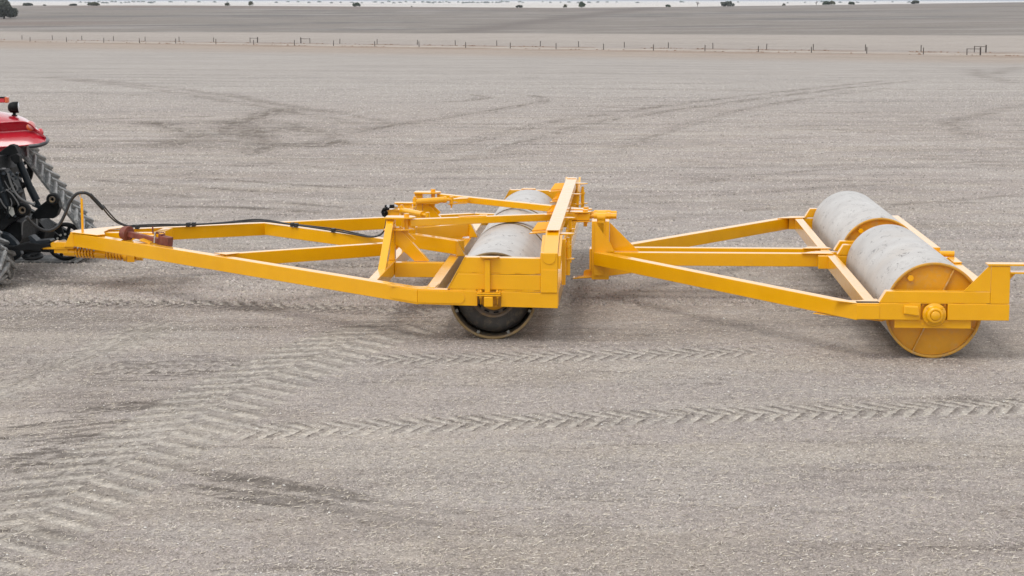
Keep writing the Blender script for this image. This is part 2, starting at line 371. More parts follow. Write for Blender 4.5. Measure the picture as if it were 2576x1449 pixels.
def build_ground():
    xr = list(np.arange(0, 7.6, .027)); xr += grow(xr[-1] + .03, 60, .03, 1.025)[0:] ; xr += grow(xr[-1] + 3, 14000, 4, 1.10)
    xs = np.array([-v for v in xr[::-1]] + xr[1:])
    yr = grow(-40, 14, 6, .86) if False else list(np.linspace(-60, 13.5, 14)); yr += list(np.arange(14, 31, .038)); yr += grow(yr[-1] + .04, 1350, .04, 1.0098); yr += grow(yr[-1] + 20, 16000, 30, 1.045)
    ys = np.array(yr)
    X, Y = np.meshgrid(xs, ys); Z = zland(X, Y)
    near = (1 - sstep(60, 110, Y))
    hz, dk, pl = tracks(X, Y)
    und = (fbm(X * .35, Y * .35, 2, 3) - .5) * .05 * near * sstep(60, 30, Y) * 0
    rough = ((fbm(X * 3, Y * 3, 31, 4, .6) - .5) * .022 + (vnoise(X * 22, Y * 16, 77) - .5) * .010) * near
    Z = Z + hz + rough + und
    # hillside corrugation, long low windrows in the ploughed field
    # ---- soil colour zones
    s = Y - Yfence(X); sd = Y - Yfield(X) + (fbm(X * .012, Y * 0, 61, 3) - .5) * 30
    base = np.stack([np.full_like(X, v) for v in (.412, .367, .336)], -1)
    def lay(col, a):
        nonlocal base
        base = base * (1 - a[..., None]) + np.array(col) * a[..., None]
    st = fbm(X * .06, Y * .55, 5, 4)                      # long wheelings across the field
    lay((.45, .40, .345), sstep(.45, .7, fbm(X * .25, Y * .8, 6, 4)) * .55 * near)
    lay((.33, .30, .285), sstep(.52, .72, fbm(X * .5 + 3, Y * 1.6, 7, 5)) * .22 * sstep(16, 22, Y) * (1 - sstep(30, 60, Y)))
    lay((.30, .27, .25), sstep(.50, .66, fbm(X * .22, Y * 1.3, 8, 5, .7)) * .36 * sstep(27, 33, Y) * (1 - sstep(75, 120, Y)))
    lay((.47, .43, .40), sstep(.50, .66, fbm(X * .22 + 9, Y * 1.1, 9, 5, .7)) * .34 * sstep(27, 33, Y) * (1 - sstep(75, 130, Y)))
    lay((.455, .425, .395), sstep(70, 130, Y) * (1 - sstep(-130, -60, s)) * .75)
    lay((.36, .335, .315), sstep(.5, .62, fbm(X * .06, Y * .2, 33, 5, .65)) * .35 * sstep(70, 100, Y) * (1 - sstep(-130, -60, s)))
    lay((.42, .35, .29), sstep(-150, -45, s) * (1 - sstep(-2, 2, s)) * (.72 + .28 * sstep(.4, .65, fbm(X * .02, Y * .12, 15, 4))))
    lay((.30, .20, .14), np.exp(-((s + 14) / 7.) ** 2) * sstep(.35, .6, fbm(X * .03, Y * .2, 16, 4)) * .8)
    lay((.27, .18, .125), np.exp(-(s / 2.2) ** 2) * sstep(.40, .56, fbm(X * .25, Y * .1, 17, 3)))
    lay((.54, .47, .40), (sstep(2, 4, s) * (1 - sstep(12, 15, s))) * .8)
    lay((.28, .19, .13), np.exp(-((s - 19) / 3.5) ** 2) * sstep(.40, .56, fbm(X * .2, Y * .1, 18, 3)) * .9)
    lay((.44, .395, .355), sstep(24, 34, s) * (1 - sstep(-2, 2, sd)))
    dark = sstep(-4, 4, sd) * (1 - sstep(CREST_Y - 15, CREST_Y + 60, Y))
    lay((.265, .238, .214), dark)
    n = fbm(X * .012 + Y * .0004, Y * .045, 22, 5, .6)
    lay((.17, .16, .155), dark * sstep(.50, .66, n) * .8); lay((.37, .345, .325), dark * sstep(.56, .70, fbm(X * .02, Y * .09, 23, 5, .6)) * .7)
    lay((.24, .19, .165), dark * sstep(.5, .68, fbm(X * .004, Y * .01, 24, 3)) * .7)
    # a darker worked strip climbing the hill to the right
    q = Y - (600 + (X + 20) * 6.0); lay((.19, .165, .15), dark * np.exp(-(q / 60.) ** 2) * sstep(-60, 0, X) * .8)
    lay((.72, .68, .63), sstep(CREST_Y + 10, CREST_Y + 80, Y))
    lay((.52, .49, .46), sstep(.5, .62, fbm(X * .002, Y * .006, 27, 3)) * .5 * sstep(CREST_Y + 80, CREST_Y + 160, Y))
    # turning loops and older wheelings further out, streaked along their run
    def stroke(pts, wd, st_, seed, pair=0, col=(.225, .195, .17)):
        P = np.array([tuple(onz(x, y, 0)[:2]) for x, y in pts]); n = 80; tt = np.linspace(0, len(P) - 1, n)
        cx = np.interp(tt, range(len(P)), P[:, 0]); cy = np.interp(tt, range(len(P)), P[:, 1]); kk = 6
        ker = np.ones(2 * kk + 1) / (2 * kk + 1.); cx = np.convolve(np.pad(cx, kk, mode='edge'), ker, 'valid'); cy = np.convolve(np.pad(cy, kk, mode='edge'), ker, 'valid')
        zz = [float(zland(a, b)) for a, b in zip(cx, cy)]; sc = np.array([H / (H - z) for z in zz])     # the land sinks slightly further out
        cx = cx / sc; cy = cy / sc
        mg = wd * 3 + pair + 1; r0, r1 = np.searchsorted(ys, [cy.min() - mg, cy.max() + mg]); c0, c1 = np.searchsorted(xs, [cx.min() - mg, cx.max() + mg])
        xx, yy = X[r0:r1, c0:c1], Y[r0:r1, c0:c1]; d = np.full(xx.shape, 99.); uu = np.zeros_like(xx); vv = np.zeros_like(xx); S = 0
        for i in range(n - 1):
            ax, ay, bx, by = cx[i], cy[i], cx[i + 1], cy[i + 1]; L = math.hypot(bx - ax, by - ay) + 1e-9; dx, dy = (bx - ax) / L, (by - ay) / L
            q0 = (xx - ax) * dx + (yy - ay) * dy; qq = np.clip(q0, 0, L); dd = np.hypot(xx - ax - qq * dx, yy - ay - qq * dy); bt = dd < d
            d = np.where(bt, dd, d); uu = np.where(bt, S + qq, uu); vv = np.where(bt, -(xx - ax) * dy + (yy - ay) * dx, vv); S += L
        e = np.abs(d - pair) if pair else d
        e = e * (.55 + .9 * fbm(xx * 1.1, yy * 1.6, seed + 7, 4, .65))
        a = np.exp(-(e / wd) ** 2) * st_ * (.30 + .85 * sstep(.42, .56, fbm(uu * .5, vv * 4.5, seed, 5, .7))) * (.35 + .75 * sstep(.38, .55, fbm(xx * 4, yy * 5, seed + 3, 4, .7))) * sstep(0, S * .15 + .1, uu) * (1 - sstep(S * .85, S, uu))
        sub = base[r0:r1, c0:c1]; base[r0:r1, c0:c1] = sub * (1 - a[..., None]) + np.array(col) * a[..., None]
    for k, (pts, wd, st_, pr) in enumerate((
        ([(340, 388), (480, 352), (620, 300), (740, 262)], .8, .85, 0), ([(360, 296), (470, 330), (580, 352), (760, 372), (930, 340)], .9, .85, 0), ([(560, 350), (680, 320), (860, 345)], 1.3, .8, 0),
        ([(590, 400), (680, 362), (640, 320), (540, 300), (420, 300)], .6, .7, 0), ([(90, 306), (300, 296), (600, 288)], .5, .6, 0), ([(700, 300), (800, 330), (960, 320), (1050, 296)], .6, .5, 0),
        ([(980, 432), (1180, 372), (1460, 300), (1880, 240), (2330, 182)], .45, .6, .9), ([(1480, 420), (1640, 340), (1830, 280), (2000, 246), (2300, 205)], .4, .5, 0),
        ([(660, 385), (960, 318), (1230, 276), (1385, 248), (1340, 232), (1180, 226)], .4, .55, 0), ([(940, 252), (1150, 252), (1236, 240), (1190, 231), (1020, 234)], .4, .6, 0),
        ([(1380, 262), (1590, 266)], .35, .7, 0), ([(20, 172), (410, 214), (640, 254), (900, 298), (1010, 330)], .5, .5, .8), ([(100, 182), (420, 214)], .4, .5, 0), ([(560, 224), (700, 262), (860, 286)], .4, .5, 0),
        ([(2380, 300), (2460, 352)], .5, .6, 0), ([(2360, 312), (2600, 252)], .5, .5, 0), ([(1640, 470), (2030, 430), (2600, 400)], .3, .45, 0), ([(2200, 520), (2600, 488)], .3, .5, 0), ([(1700, 500), (2100, 470), (2600, 450)], .3, .35, 0),
        ([(150, 430), (500, 448), (960, 478)], .22, .7, 0), ([(150, 446), (560, 476), (980, 506)], .22, .7, 0), ([(230, 480), (600, 500), (960, 530)], .2, .6, 0), ([(220, 520), (560, 520), (900, 540)], .25, .6, 0), ([(170, 410), (700, 410), (1000, 440)], .25, .5, 0), ([(160, 360), (380, 350), (560, 372)], .4, .5, 0),
        ([(1500, 700), (1900, 740), (2200, 800)], .3, .3, 0), ([(1560, 560), (1980, 520)], .3, .4, 0), ([(0, 232), (180, 226), (420, 238)], .6, .4, 0), ([(820, 420), (1200, 400), (1380, 380)], .4, .4, 0), ([(2440, 150), (2470, 175), (2576, 205)], .8, .5, 0), ([(2560, 140), (2500, 175)], .8, .5, 0),
        ([(0, 160), (800, 162), (1800, 170), (2600, 180)], 1.2, .25, 0), ([(0, 190), (700, 196), (1300, 190)], 1.0, .25, 0), ([(1400, 214), (2000, 222), (2600, 214)], 1.0, .25, 0))):
        stroke(pts, wd, min(1, st_ * 1.35), 300 + k, pr)
    for k, (pts, wd) in enumerate((([(300, 340), (520, 330), (640, 360)], .4), ([(600, 300), (860, 290), (1000, 262)], .3), ([(1060, 420), (1300, 350), (1600, 290)], .25), ([(1600, 360), (1850, 290), (2200, 236)], .3), ([(140, 392), (600, 392), (1000, 400)], .3), ([(200, 462), (760, 490), (960, 512)], .15), ([(1800, 470), (2300, 420)], .25))):
        stroke(pts, wd, .5, 400 + k, 0, (.50, .465, .43))
    lay((.335, .29, .25), rolled_shade(X, Y) * .55)  # compacted brown soil, with part of the machine's shade painted into its tone
    lay((.50, .46, .42), sstep(.54, .66, fbm(X * .45, Y * .9, 91, 4, .6)) * .35 * near)
    lay((.31, .268, .235), sstep(.55, .68, fbm(X * .33 + 5, Y * .7, 92, 5, .65)) * .40 * near)
    lay((.175, .152, .134), np.clip(dk, 0, 1) * .92)
    lay((.50, .46, .41), np.clip(pl, 0, 1) * .9)
    ny, nx = X.shape
    GRID.update(xs=xs, ys=ys, base=base)
    co = np.stack([X, Y, Z], -1).reshape(-1, 3).astype(np.float32)
    i = np.arange(ny * nx).reshape(ny, nx); q = np.stack([i[:-1, :-1], i[:-1, 1:], i[1:, 1:], i[1:, :-1]], -1).reshape(-1, 4)
    me = bpy.data.meshes.new('ground'); me.vertices.add(len(co)); me.vertices.foreach_set('co', co.ravel())
    me.loops.add(q.size); me.loops.foreach_set('vertex_index', q.ravel().astype(np.int32))
    me.polygons.add(len(q)); me.polygons.foreach_set('loop_start', np.arange(0, q.size, 4, dtype=np.int32))
    me.update(calc_edges=True); me.polygons.foreach_set('use_smooth', np.ones(len(q), bool))
    at = me.attributes.new('soil', 'FLOAT_COLOR', 'POINT'); c4 = np.ones((len(co), 4), np.float32); c4[:, :3] = base.reshape(-1, 3); at.data.foreach_set('color', c4.ravel())
    at2 = me.attributes.new('press', 'FLOAT', 'POINT'); at2.data.foreach_set('value', np.clip(np.maximum(pl, dk), 0, 1).ravel().astype(np.float32))
    o = bpy.data.objects.new('ground', me); COL.objects.link(o); o['kind'] = 'structure'
    # material
    m, nt, b = newmat('dry_soil_and_stubble'); L = nt.links
    A = nt.nodes.new('ShaderNodeAttribute'); A.attribute_name = 'soil'
    A2 = nt.nodes.new('ShaderNodeAttribute'); A2.attribute_name = 'press'
    geo = nt.nodes.new('ShaderNodeTexCoord').outputs['Object']
    n1 = noise(nt, 46, 5, .75, geo); n2 = noise(nt, 13, 5, .7, geo, (1, .7, 1)); n3 = noise(nt, 2.2, 5, .65, geo, (1, .6, 1)); n5 = noise(nt, .22, 6, .65, geo, (.35, 1, 1))
    f1 = ramp(nt, n1, [(.30, (.30,) * 3), (.44, (.72,) * 3), (.57, (.98,) * 3), (.72, (1.85,) * 3)])
    soft = mix(nt, A2.outputs['Fac'], f1, (1.0, 1.0, 1.0)); soft = mix(nt, .35, f1, soft)
    c = mix(nt, 1.0, A.outputs['Color'], soft, 'MULTIPLY')
    c = mix(nt, 1.0, c, ramp(nt, n2, [(.30, (.66, .65, .65)), (.5, (.95,) * 3), (.72, (1.24, 1.23, 1.20))]), 'MULTIPLY')
    c = mix(nt, 1.0, c, ramp(nt, n3, [(.32, (.92, .92, .93)), (.68, (1.04, 1.03, 1.01))]), 'MULTIPLY')
    c = mix(nt, 1.0, c, ramp(nt, n5, [(.34, (.92, .92, .92)), (.66, (1.03, 1.03, 1.03))]), 'MULTIPLY')
    n6 = noise(nt, 1.5, 6, .75, geo, (.22, 1, 1)); c = mix(nt, 1.0, c, ramp(nt, n6, [(.33, (.58, .565, .555)), (.44, (.95,) * 3), (.60, (1.03,) * 3), (.72, (1.16, 1.15, 1.13))]), 'MULTIPLY')
    n7 = noise(nt, .30, 6, .75, geo, (.16, 1, 1)); c = mix(nt, 1.0, c, ramp(nt, n7, [(.34, (.70, .69, .68)), (.45, (.97,) * 3), (.58, (1.0,) * 3), (.70, (1.12, 1.11, 1.10))]), 'MULTIPLY')
    # straw coloured fibres in the tilth
    vo = nt.nodes.new('ShaderNodeTexVoronoi'); vo.feature = 'F1'; vo.inputs['Scale'].default_value = 26; L.new(geo, vo.inputs['Vector'])
    sp = ramp(nt, vo.outputs['Distance'], [(.10, (1,) * 3), (.22, (0,) * 3)])
    rnd = nt.nodes.new('ShaderNodeSeparateColor'); L.new(vo.outputs['Color'], rnd.inputs[0])
    rr = ramp(nt, rnd.outputs[0], [(.86, (0,) * 3), (.92, (.6,) * 3)])
    k = mix(nt, 1.0, sp, rr, 'MULTIPLY'); c = mix(nt, k, c, (.66, .60, .52))
    L.new(c, b.inputs['Base Color']); b.inputs['Roughness'].default_value = .95; b.inputs['Specular IOR Level'].default_value = .15
    bp = nt.nodes.new('ShaderNodeBump'); bp.inputs['Strength'].default_value = .55; bp.inputs['Distance'].default_value = .018
    hh = mix(nt, .45, n1, n2); L.new(hh, bp.inputs['Height']); L.new(bp.outputs[0], b.inputs['Normal'])
    me.materials.append(m)
    return o
build_ground()

# ---- crumbs and clods of the tilth, real little lumps over the near and middle field
def crumbs():
    n1, n2 = 130000, 230000
    Y = np.concatenate([14.8 + 17 * rng.random(n1) ** 1.15, 30 + 160 * rng.random(n2) ** 1.9]); X = (rng.random(n1 + n2) - .5) * 2 * (Y * .262 + .6)
    sz = np.concatenate([.0045 + .0085 * rng.random(n1) ** 2.2, np.zeros(n2)]); far_ = Y > 31; sz = np.where(sz == 0, .0085 + .000 * Y + .020 * rng.random(n1 + n2) ** 2.5 + np.clip(Y - 30, 0, 80) * .00012, sz)
    _, dk, pl = tracks(X, Y); hz_, _, _ = _, dk, pl
    keep = (rng.random(len(X)) > np.clip(pl * 1.3 + dk * .3 + rolled_shade(X, Y) * .6 + sstep(90, 185, Y) * .98, 0, .99)); X, Y, sz, hz_ = X[keep], Y[keep], sz[keep], hz_[keep]; n = len(X)
    ix = np.clip(np.searchsorted(GRID['xs'], X), 0, len(GRID['xs']) - 1); iy = np.clip(np.searchsorted(GRID['ys'], Y), 0, len(GRID['ys']) - 1); bc = GRID['base'][iy, ix]
    Z = zland(X, Y) + hz_ + (fbm(X * 3, Y * 3, 31, 4, .6) - .5) * .022 * (1 - sstep(60, 110, Y)) - sz * .15
    a = rng.random(n) * 6.28; vs = np.zeros((n, 6, 3))
    for k in range(4):
        t = a + k * np.pi / 2 + (rng.random(n) - .5) * .8; r = sz * (.75 + .7 * rng.random(n)); vs[:, k, 0] = X + r * np.cos(t) * 1.15; vs[:, k, 1] = Y + r * np.sin(t); vs[:, k, 2] = Z
    for k in (4, 5):
        t = a + (k - 4) * 3.1 + rng.random(n); r = sz * .35 * rng.random(n); vs[:, k, 0] = X + r * np.cos(t); vs[:, k, 1] = Y + r * np.sin(t); vs[:, k, 2] = Z + sz * (.7 + .75 * rng.random(n))
    F_ = np.array([[0, 1, 4], [1, 2, 4], [2, 5, 4], [2, 3, 5], [3, 0, 5], [0, 4, 5]]); q = (np.arange(n)[:, None, None] * 6 + F_[None]).reshape(-1, 3)
    me = bpy.data.meshes.new('soil_crumbs'); me.vertices.add(n * 6); me.vertices.foreach_set('co', vs.reshape(-1).astype(np.float32)); me.loops.add(q.size); me.loops.foreach_set('vertex_index', q.ravel().astype(np.int32))
    me.polygons.add(len(q)); me.polygons.foreach_set('loop_start', np.arange(0, q.size, 3, dtype=np.int32)); me.update(calc_edges=True)
    f = np.where(rng.random(n) < .035, 1.30, np.where(rng.random(n) < .10, .55, .76 + .42 * rng.random(n))); tint = 1 + (rng.random((n, 3)) - .5) * np.array([.05, .03, .09]); c = np.ones((n, 6, 4), np.float32); c[..., :3] = np.clip(bc * f[:, None] * tint, 0, .8)[:, None, :]
    at = me.attributes.new('soil', 'FLOAT_COLOR', 'POINT'); at.data.foreach_set('color', c.ravel())
    m, nt, b = newmat('soil_crumb'); A = nt.nodes.new('ShaderNodeAttribute'); A.attribute_name = 'soil'; nt.links.new(A.outputs['Color'], b.inputs['Base Color']); b.inputs['Roughness'].default_value = .95; b.inputs['Specular IOR Level'].default_value = .1
    me.materials.append(m); o = bpy.data.objects.new('soil_crumbs', me); COL.objects.link(o); tag(o, 'small crumbs and clods of dry grey brown soil covering the field', 'soil crumbs', kind='stuff')
crumbs()

# ---- loose straw and pebbles lying on the field near the camera
def bits():
    n = 26000
    Y = 15.0 + 15 * rng.random(n) ** 1.25; X = (rng.random(n) - .5) * 2 * (Y * .262 + .4)
    a = rng.random(n) * 2 * np.pi; L = .012 + .032 * rng.random(n) ** 2; tl = (rng.random(n)) * .012
    wd = .0014 + .0018 * rng.random(n); z = zland(X, Y) + .004 + .006 * rng.random(n)
    dx, dy = np.cos(a) * L, np.sin(a) * L; px, py = -np.sin(a) * wd, np.cos(a) * wd
    v = np.stack([np.stack([X - dx - px, Y - dy - py, z], -1), np.stack([X + dx - px, Y + dy - py, z + tl], -1), np.stack([X + dx + px, Y + dy + py, z + tl + wd], -1), np.stack([X - dx + px, Y - dy + py, z + wd], -1)], 1).reshape(-1, 3)
    me = bpy.data.meshes.new('straw_litter'); me.from_pydata(v.tolist(), [], np.arange(4 * n).reshape(-1, 4).tolist())
    m, nt, b = newmat('straw'); c = ramp(nt, noise(nt, 30, 2), [(.35, (.34, .29, .22)), (.5, (.52, .46, .37)), (.65, (.68, .63, .56))]); nt.links.new(c, b.inputs['Base Color']); b.inputs['Roughness'].default_value = .8
    me.materials.append(m); o = bpy.data.objects.new('straw_litter', me); COL.objects.link(o)
    tag(o, 'fine pale straw and stubble litter spread over the bare field', 'straw', kind='stuff')
    mb = MB(); n = 900
    for i in range(n):
        y = 15.2 + 17 * random.random() ** 1.3; x = (random.random() - .5) * 2 * (y * .262 + .3); r = .004 + .011 * random.random() ** 2.2
        s1, s2, s3 = r * random.uniform(.8, 1.5), r * random.uniform(.7, 1.1), r * random.uniform(.5, .9); th = random.random() * 3; cc, ss = math.cos(th), math.sin(th)
        z0 = float(zland(x, y)) + .006; vs = []
        for (p, q, t) in ((1, 0, 0), (.3, .95, .1), (-.8, .6, -.1), (-.9, -.5, 0), (.2, -1, .1), (.1, .1, 1), (0, 0, -1)):
            vs.append((x + (p * s1 * cc - q * s2 * ss), y + (p * s1 * ss + q * s2 * cc), z0 + t * s3))
        mb.add(vs, [(i_, (i_ + 1) % 5, 5) for i_ in range(5)] + [((i_ + 1) % 5, i_, 6) for i_ in range(5)])
    o = mb.build('pebbles', simple('white_limestone', (.66, .64, .60), .8, var=.25, scale=9)); tag(o, 'small white limestone pebbles scattered over the field', 'pebbles', kind='stuff')
bits()

# ------------------------------------------------------------------ front roller section
P = M['paint']; BV = .007
fr = thing('land_roller', 'yellow steel land roller frame with long A shaped drawbar and raised beam behind the tractor', 'land roller', FS.o, -FS.a)
WN, WF = -.30, 9.52          # near and far outer faces
def B(name, par=fr, mat=None, bv=BV, label=None):
    class _C:
        def __enter__(s): s.m = MB(); return s.m
        def __exit__(s, *a):
            s.o = s.m.build(name, mat or P, par, bv, label)
    return _C()
ZB = .735
def mir(p): return (p[0], WN + WF - p[1], p[2])
AP = (-7.10, 4.50, .895)
with B('drawbar_arm') as m:
    m.beam(AP, (-1.0, WN, .735), .16, .215)
with B('drawbar_arm') as m:
    m.beam((-7.02, 4.72, .895), (-1.0, WF - .16, .735), .16, .21)
# side rails with their stacked beams
def side_stack(nearside):
    y0, y1 = (WN, WN + .17) if nearside else (WF - .17, WF)
    yo = WN if nearside else WF; sg = -1 if nearside else 1
    def rb(m, u0, u1, za, zb, z0a, z0b):
        m.hexa([(u0, y0, z0a), (u1, y0, z0b), (u1, y1, z0b), (u0, y1, z0a)], [(u0, y0, za), (u1, y0, zb), (u1, y1, zb), (u0, y1, za)])
    o = MB(); rb(o, -1.0, -.19, .735, .715, .525, .508); rb(o, .13, .90, .706, .694, .500, .485)
    rb_ = o.build('side_rail', P, fr, BV)
    for z0, z1, us in ((.738, .946, -.585), (.966, 1.172, -.47)):
        k = .235 * (z1 - z0) / .43 * 1.06
        m = MB(); m.poly([(us, z0 - .004 * us), (.664, z0 - .012), (.664, z1 - .012), (us + k, z1)], 'w', y0 + .003, y1 - .003); m.build('side_beam', P, rb_, BV)
    # sloping front cover strip and stitch weld packers between the beams
    m = MB(); t = .012
    m.poly([(-.60, .735), (-.585, .735), (-.345, 1.178), (-.360, 1.178)], 'w', y0 - .004, y1 + .03); m.build('edge_plate', P, rb_, .002)
    def comb(us, z0, z1, ya, yb, u0, u1, half):
        pts = [(u0, ya + .012)]
        for u in us: pts += [(u - half, ya + .012), (u - half, ya + .004), (u + half, ya + .004), (u + half, ya + .012)]
        pts += [(u1, ya + .012), (u1, yb - .012), (u0, yb - .012)]
        c_m = MB(); c_m.poly(pts, 'z', z0, z1); return c_m
    comb((-.36, -.10, .22, .50), .944, .968, y0, y1, -.45, .66, .10).build('weld_packer', P, rb_)
    comb((-.45, -.28), .7165, .740, y0, y1, -.56, -.20, .07).build('weld_packer', P, rb_)
    comb((.25, .50), .706, .730, y0, y1, .135, .66, .08).build('weld_packer', P, rb_)
    m = MB(); yy0, yy1 = (yo - .03, y1) if nearside else (y0, yo + .03)
    m.poly([(.664, .700), (.897, .698), (.897, 1.235), (.664, 1.240)], 'w', min(yy0, yy1) + .02, max(yy0, yy1) - .02); m.build('corner_post', P, rb_, BV)
    m = MB(); a = [(.695, 1.232)] + [(.782 + .088 * math.cos(t), 1.180 - .088 * math.sin(t)) for t in np.linspace(math.pi, 0, 13) * 1.0][::1] + [(.87, 1.232)]
    a = [(.694, 1.232)] + [(.782 - .088 * math.cos(t), 1.175 - .088 * math.sin(t)) for t in np.linspace(0, math.pi, 13)] + [(.870, 1.232)]
    yp = (yo - .022, yo - .008) if nearside else (yo + .008, yo + .022)
    m.poly(a, 'w', *yp); m.box(.668, .893, min(yp), max(yp), .93, .985) if False else None
    m.build('gusset_plate', P, rb_, .004)
    m = MB(); yq = (yo - .018, yo - .008) if nearside else (yo + .008, yo + .018)
    m.box(.668, .893, yq[0], yq[1], .70, 1.01); m.build('gusset_plate', P, rb_, .004)
    # stadium shaped plate welded over the bend
    if nearside:
        m = MB(); n = 9
        top = []; bot = []
        for i in range(n):
            t = math.pi / 2 * i / (n - 1)
        r = .082; R = []
        Lp = []   # along rail direction, right half on the rail face, left half on the arm face
        zc = .632
        right = [(-1.0, zc + r)] + [(-.44 + r * math.sin(t), .622 + r * math.cos(t)) for t in np.linspace(0, math.pi, 15)] + [(-1.0, zc - r)]
        m.poly(right, 'w', WN - .013, WN - .001)
        d = Vector((AP[0] + 1.0, AP[1] - WN, 0)); d.normalize(); nrm = Vector((d.y, -d.x, 0)); nrm = nrm if nrm.y < 0 else -nrm
        sl = .026; Ln = .46; pts = [(0, zc + r)] + [(Ln + r * math.sin(t), zc + sl * Ln + r * math.cos(t)) for t in np.linspace(0, math.pi, 15)] + [(0, zc - r)]
        vs = []
        for off in (.001, .013):
            for (q, z) in pts: p = Vector((-1.0, WN, 0)) + d * q + nrm * off; vs.append((p.x, p.y, z))
        k = len(pts); m.add(vs, [tuple(range(k)), tuple(range(k, 2 * k))[::-1]] + [(i, (i + 1) % k, k + (i + 1) % k, k + i) for i in range(k)])
        m.build('gusset_plate', P, rb_, .003)
    # axle clamp
    s = yo + sg * .0
    b = MB(); ya, yb = sorted((yo + sg * .09, yo - sg * .10))
    b.box(-.195, .135, ya, yb, .655, .676); b.box(-.188, .128, ya, yb, .682, .702); b.box(-.19, -.155, *sorted((yo, yo - sg * .1)), .70, .735); b.box(.10, .132, *sorted((yo, yo - sg * .1)), .70, .725)
    c = b.build('axle_clamp', P, fr, .004)
    b = MB(); b.box(-.092, .030, *sorted((yo + sg * .11, yo - sg * .15)), .512, .650); b.build('bearing_block', P, c, .012)
    for u in (-.14, .085):
        b = MB(); q = yo + sg * .05; b.lathe((u, q, .54), (0, 0, 1), [(0, 0), (.010, 0), (.010, .08), (.021, .082), (.021, .112), (.010, .114), (.010, .162), (.021, .164), (.021, .184), (.010, .186), (.010, .20), (0, .20)], 8)
        b.build('clamp_bolt', P, c)
    b = MB(); b.box(-.085, -.012, *sorted((yo + sg * .002, yo + sg * .06)), .702, 1.150); st = b.build('stanchion', P, fr, BV)
    b = MB(); b.poly([(-.15, yo + sg * .0), (-.12, yo + sg * .085), (-.07, yo + sg * .1), (.03, yo + sg * .1), (.08, yo + sg * .085), (.115, yo + sg * 0), (.115, yo - sg * .06), (-.15, yo - sg * .06)], 'z', 1.172, 1.186); b.build('cap_plate', P, st, .003)
side_stack(True); side_stack(False)
# cross beams
with B('cross_beam') as m: m.box(-.91, -.76, WN + .172, WF - .172, .52, .722)
with B('cross_beam') as m: m.box(-1.79, -1.65, .42, WF + WN - .42, .53, .742)
with B('cross_beam') as m: m.box(.75, .905, WN + .172, WF - .172, .488, .70)
with B('corner_plate') as m: m.poly([(-1.45, WN + .28), (-.98, WN + .10), (-.78, WN + .14), (-.76, WN + .55), (-.90, WN + .30), (-.98, WN + .26)], 'z', .724, .738)
# longitudinal bay members
for wv in (2.48, 6.58):
    with B('stub_beam') as m: m.box(-1.648, -.912, wv, wv + .15, .505, .725)
# inner braces of the drawbar
with B('inner_brace') as m: m.beam((-4.20, 2.46, .832), (-1.95, 4.55, .768), .15, .20)
with B('inner_brace') as m: m.beam((-4.38, 6.62, .835), (-1.95, 4.90, .765), .15, .20)
with B('gusset_plate') as m: m.poly([(-4.38, 2.52), (-4.16, 2.34), (-4.0, 2.52), (-4.05, 2.66), (-4.25, 2.60)], 'z', .838, .846)
with B('raised_beam') as m: m.beam((-1.70, 4.30, .955), (-.79, 3.32, .955), .15, .215)
with B('raised_beam') as m: m.beam((-1.70, 4.95, .955), (-.79, 5.75, .955), .15, .215)
with B('end_wedge') as m: m.poly([(-.80, .724), (-.66, .724), (-.775, .958), (-.80, .958)], 'w', 3.28, 3.44)
with B('end_wedge') as m: m.poly([(-.80, .724), (-.66, .724), (-.775, .958), (-.80, .958)], 'w', 5.72, 5.90)
# pivot posts that carry the folded tow arms
for k, wc in enumerate((2.68, 6.62)):
    sg = -1 if k == 0 else 1
    m = MB(); m.box(-1.79, -1.66, wc - .07, wc + .09, .744, 1.365); po = m.build('pivot_post', P, fr, BV)
    m = MB(); wo = wc + sg * 1.1; m.bar((-1.725, wo, .69), (-1.725, wc + sg * .06, 1.29), .125, .11, (1, 0, 0)); m.build('raking_brace', P, po, BV)
    m = MB(); m.poly([(-1.655, .99), (-1.655, 1.235), (-1.60, 1.235), (-1.145, .728), (-1.365, .728)], 'w', wc - .06, wc + .06); m.build('diagonal_brace', P, po, BV)
    a = [(-1.80, wc - .13), (-1.50, wc - .16)] + [(-1.50 + .15 * math.cos(t), wc + .01 + .15 * math.sin(t)) for t in np.linspace(-math.pi / 2, math.pi / 2, 9)] + [(-1.80, wc + .15)]
    m = MB(); m.poly(a, 'z', 1.368, 1.395); m.build('hinge_plate', P, po, .005)
    a = [(q[0] - .02, q[1]) for q in a]
    m = MB(); m.poly(a, 'z', 1.195, 1.215); m.build('hinge_plate', P, po, .005)
    m = MB(); m.cyl((-1.485, wc, 1.15), (-1.485, wc, 1.405), .033, 16); m.cyl((-1.485, wc, 1.395), (-1.485, wc, 1.440), .040, 16); m.build('hinge_pin', P, po, .003)
    m = MB(); m.bar((-1.62, wc - .02, 1.20), (-1.40, wc - .02, 1.0), .03, .14); m.build('gusset_plate', P, po, .003)
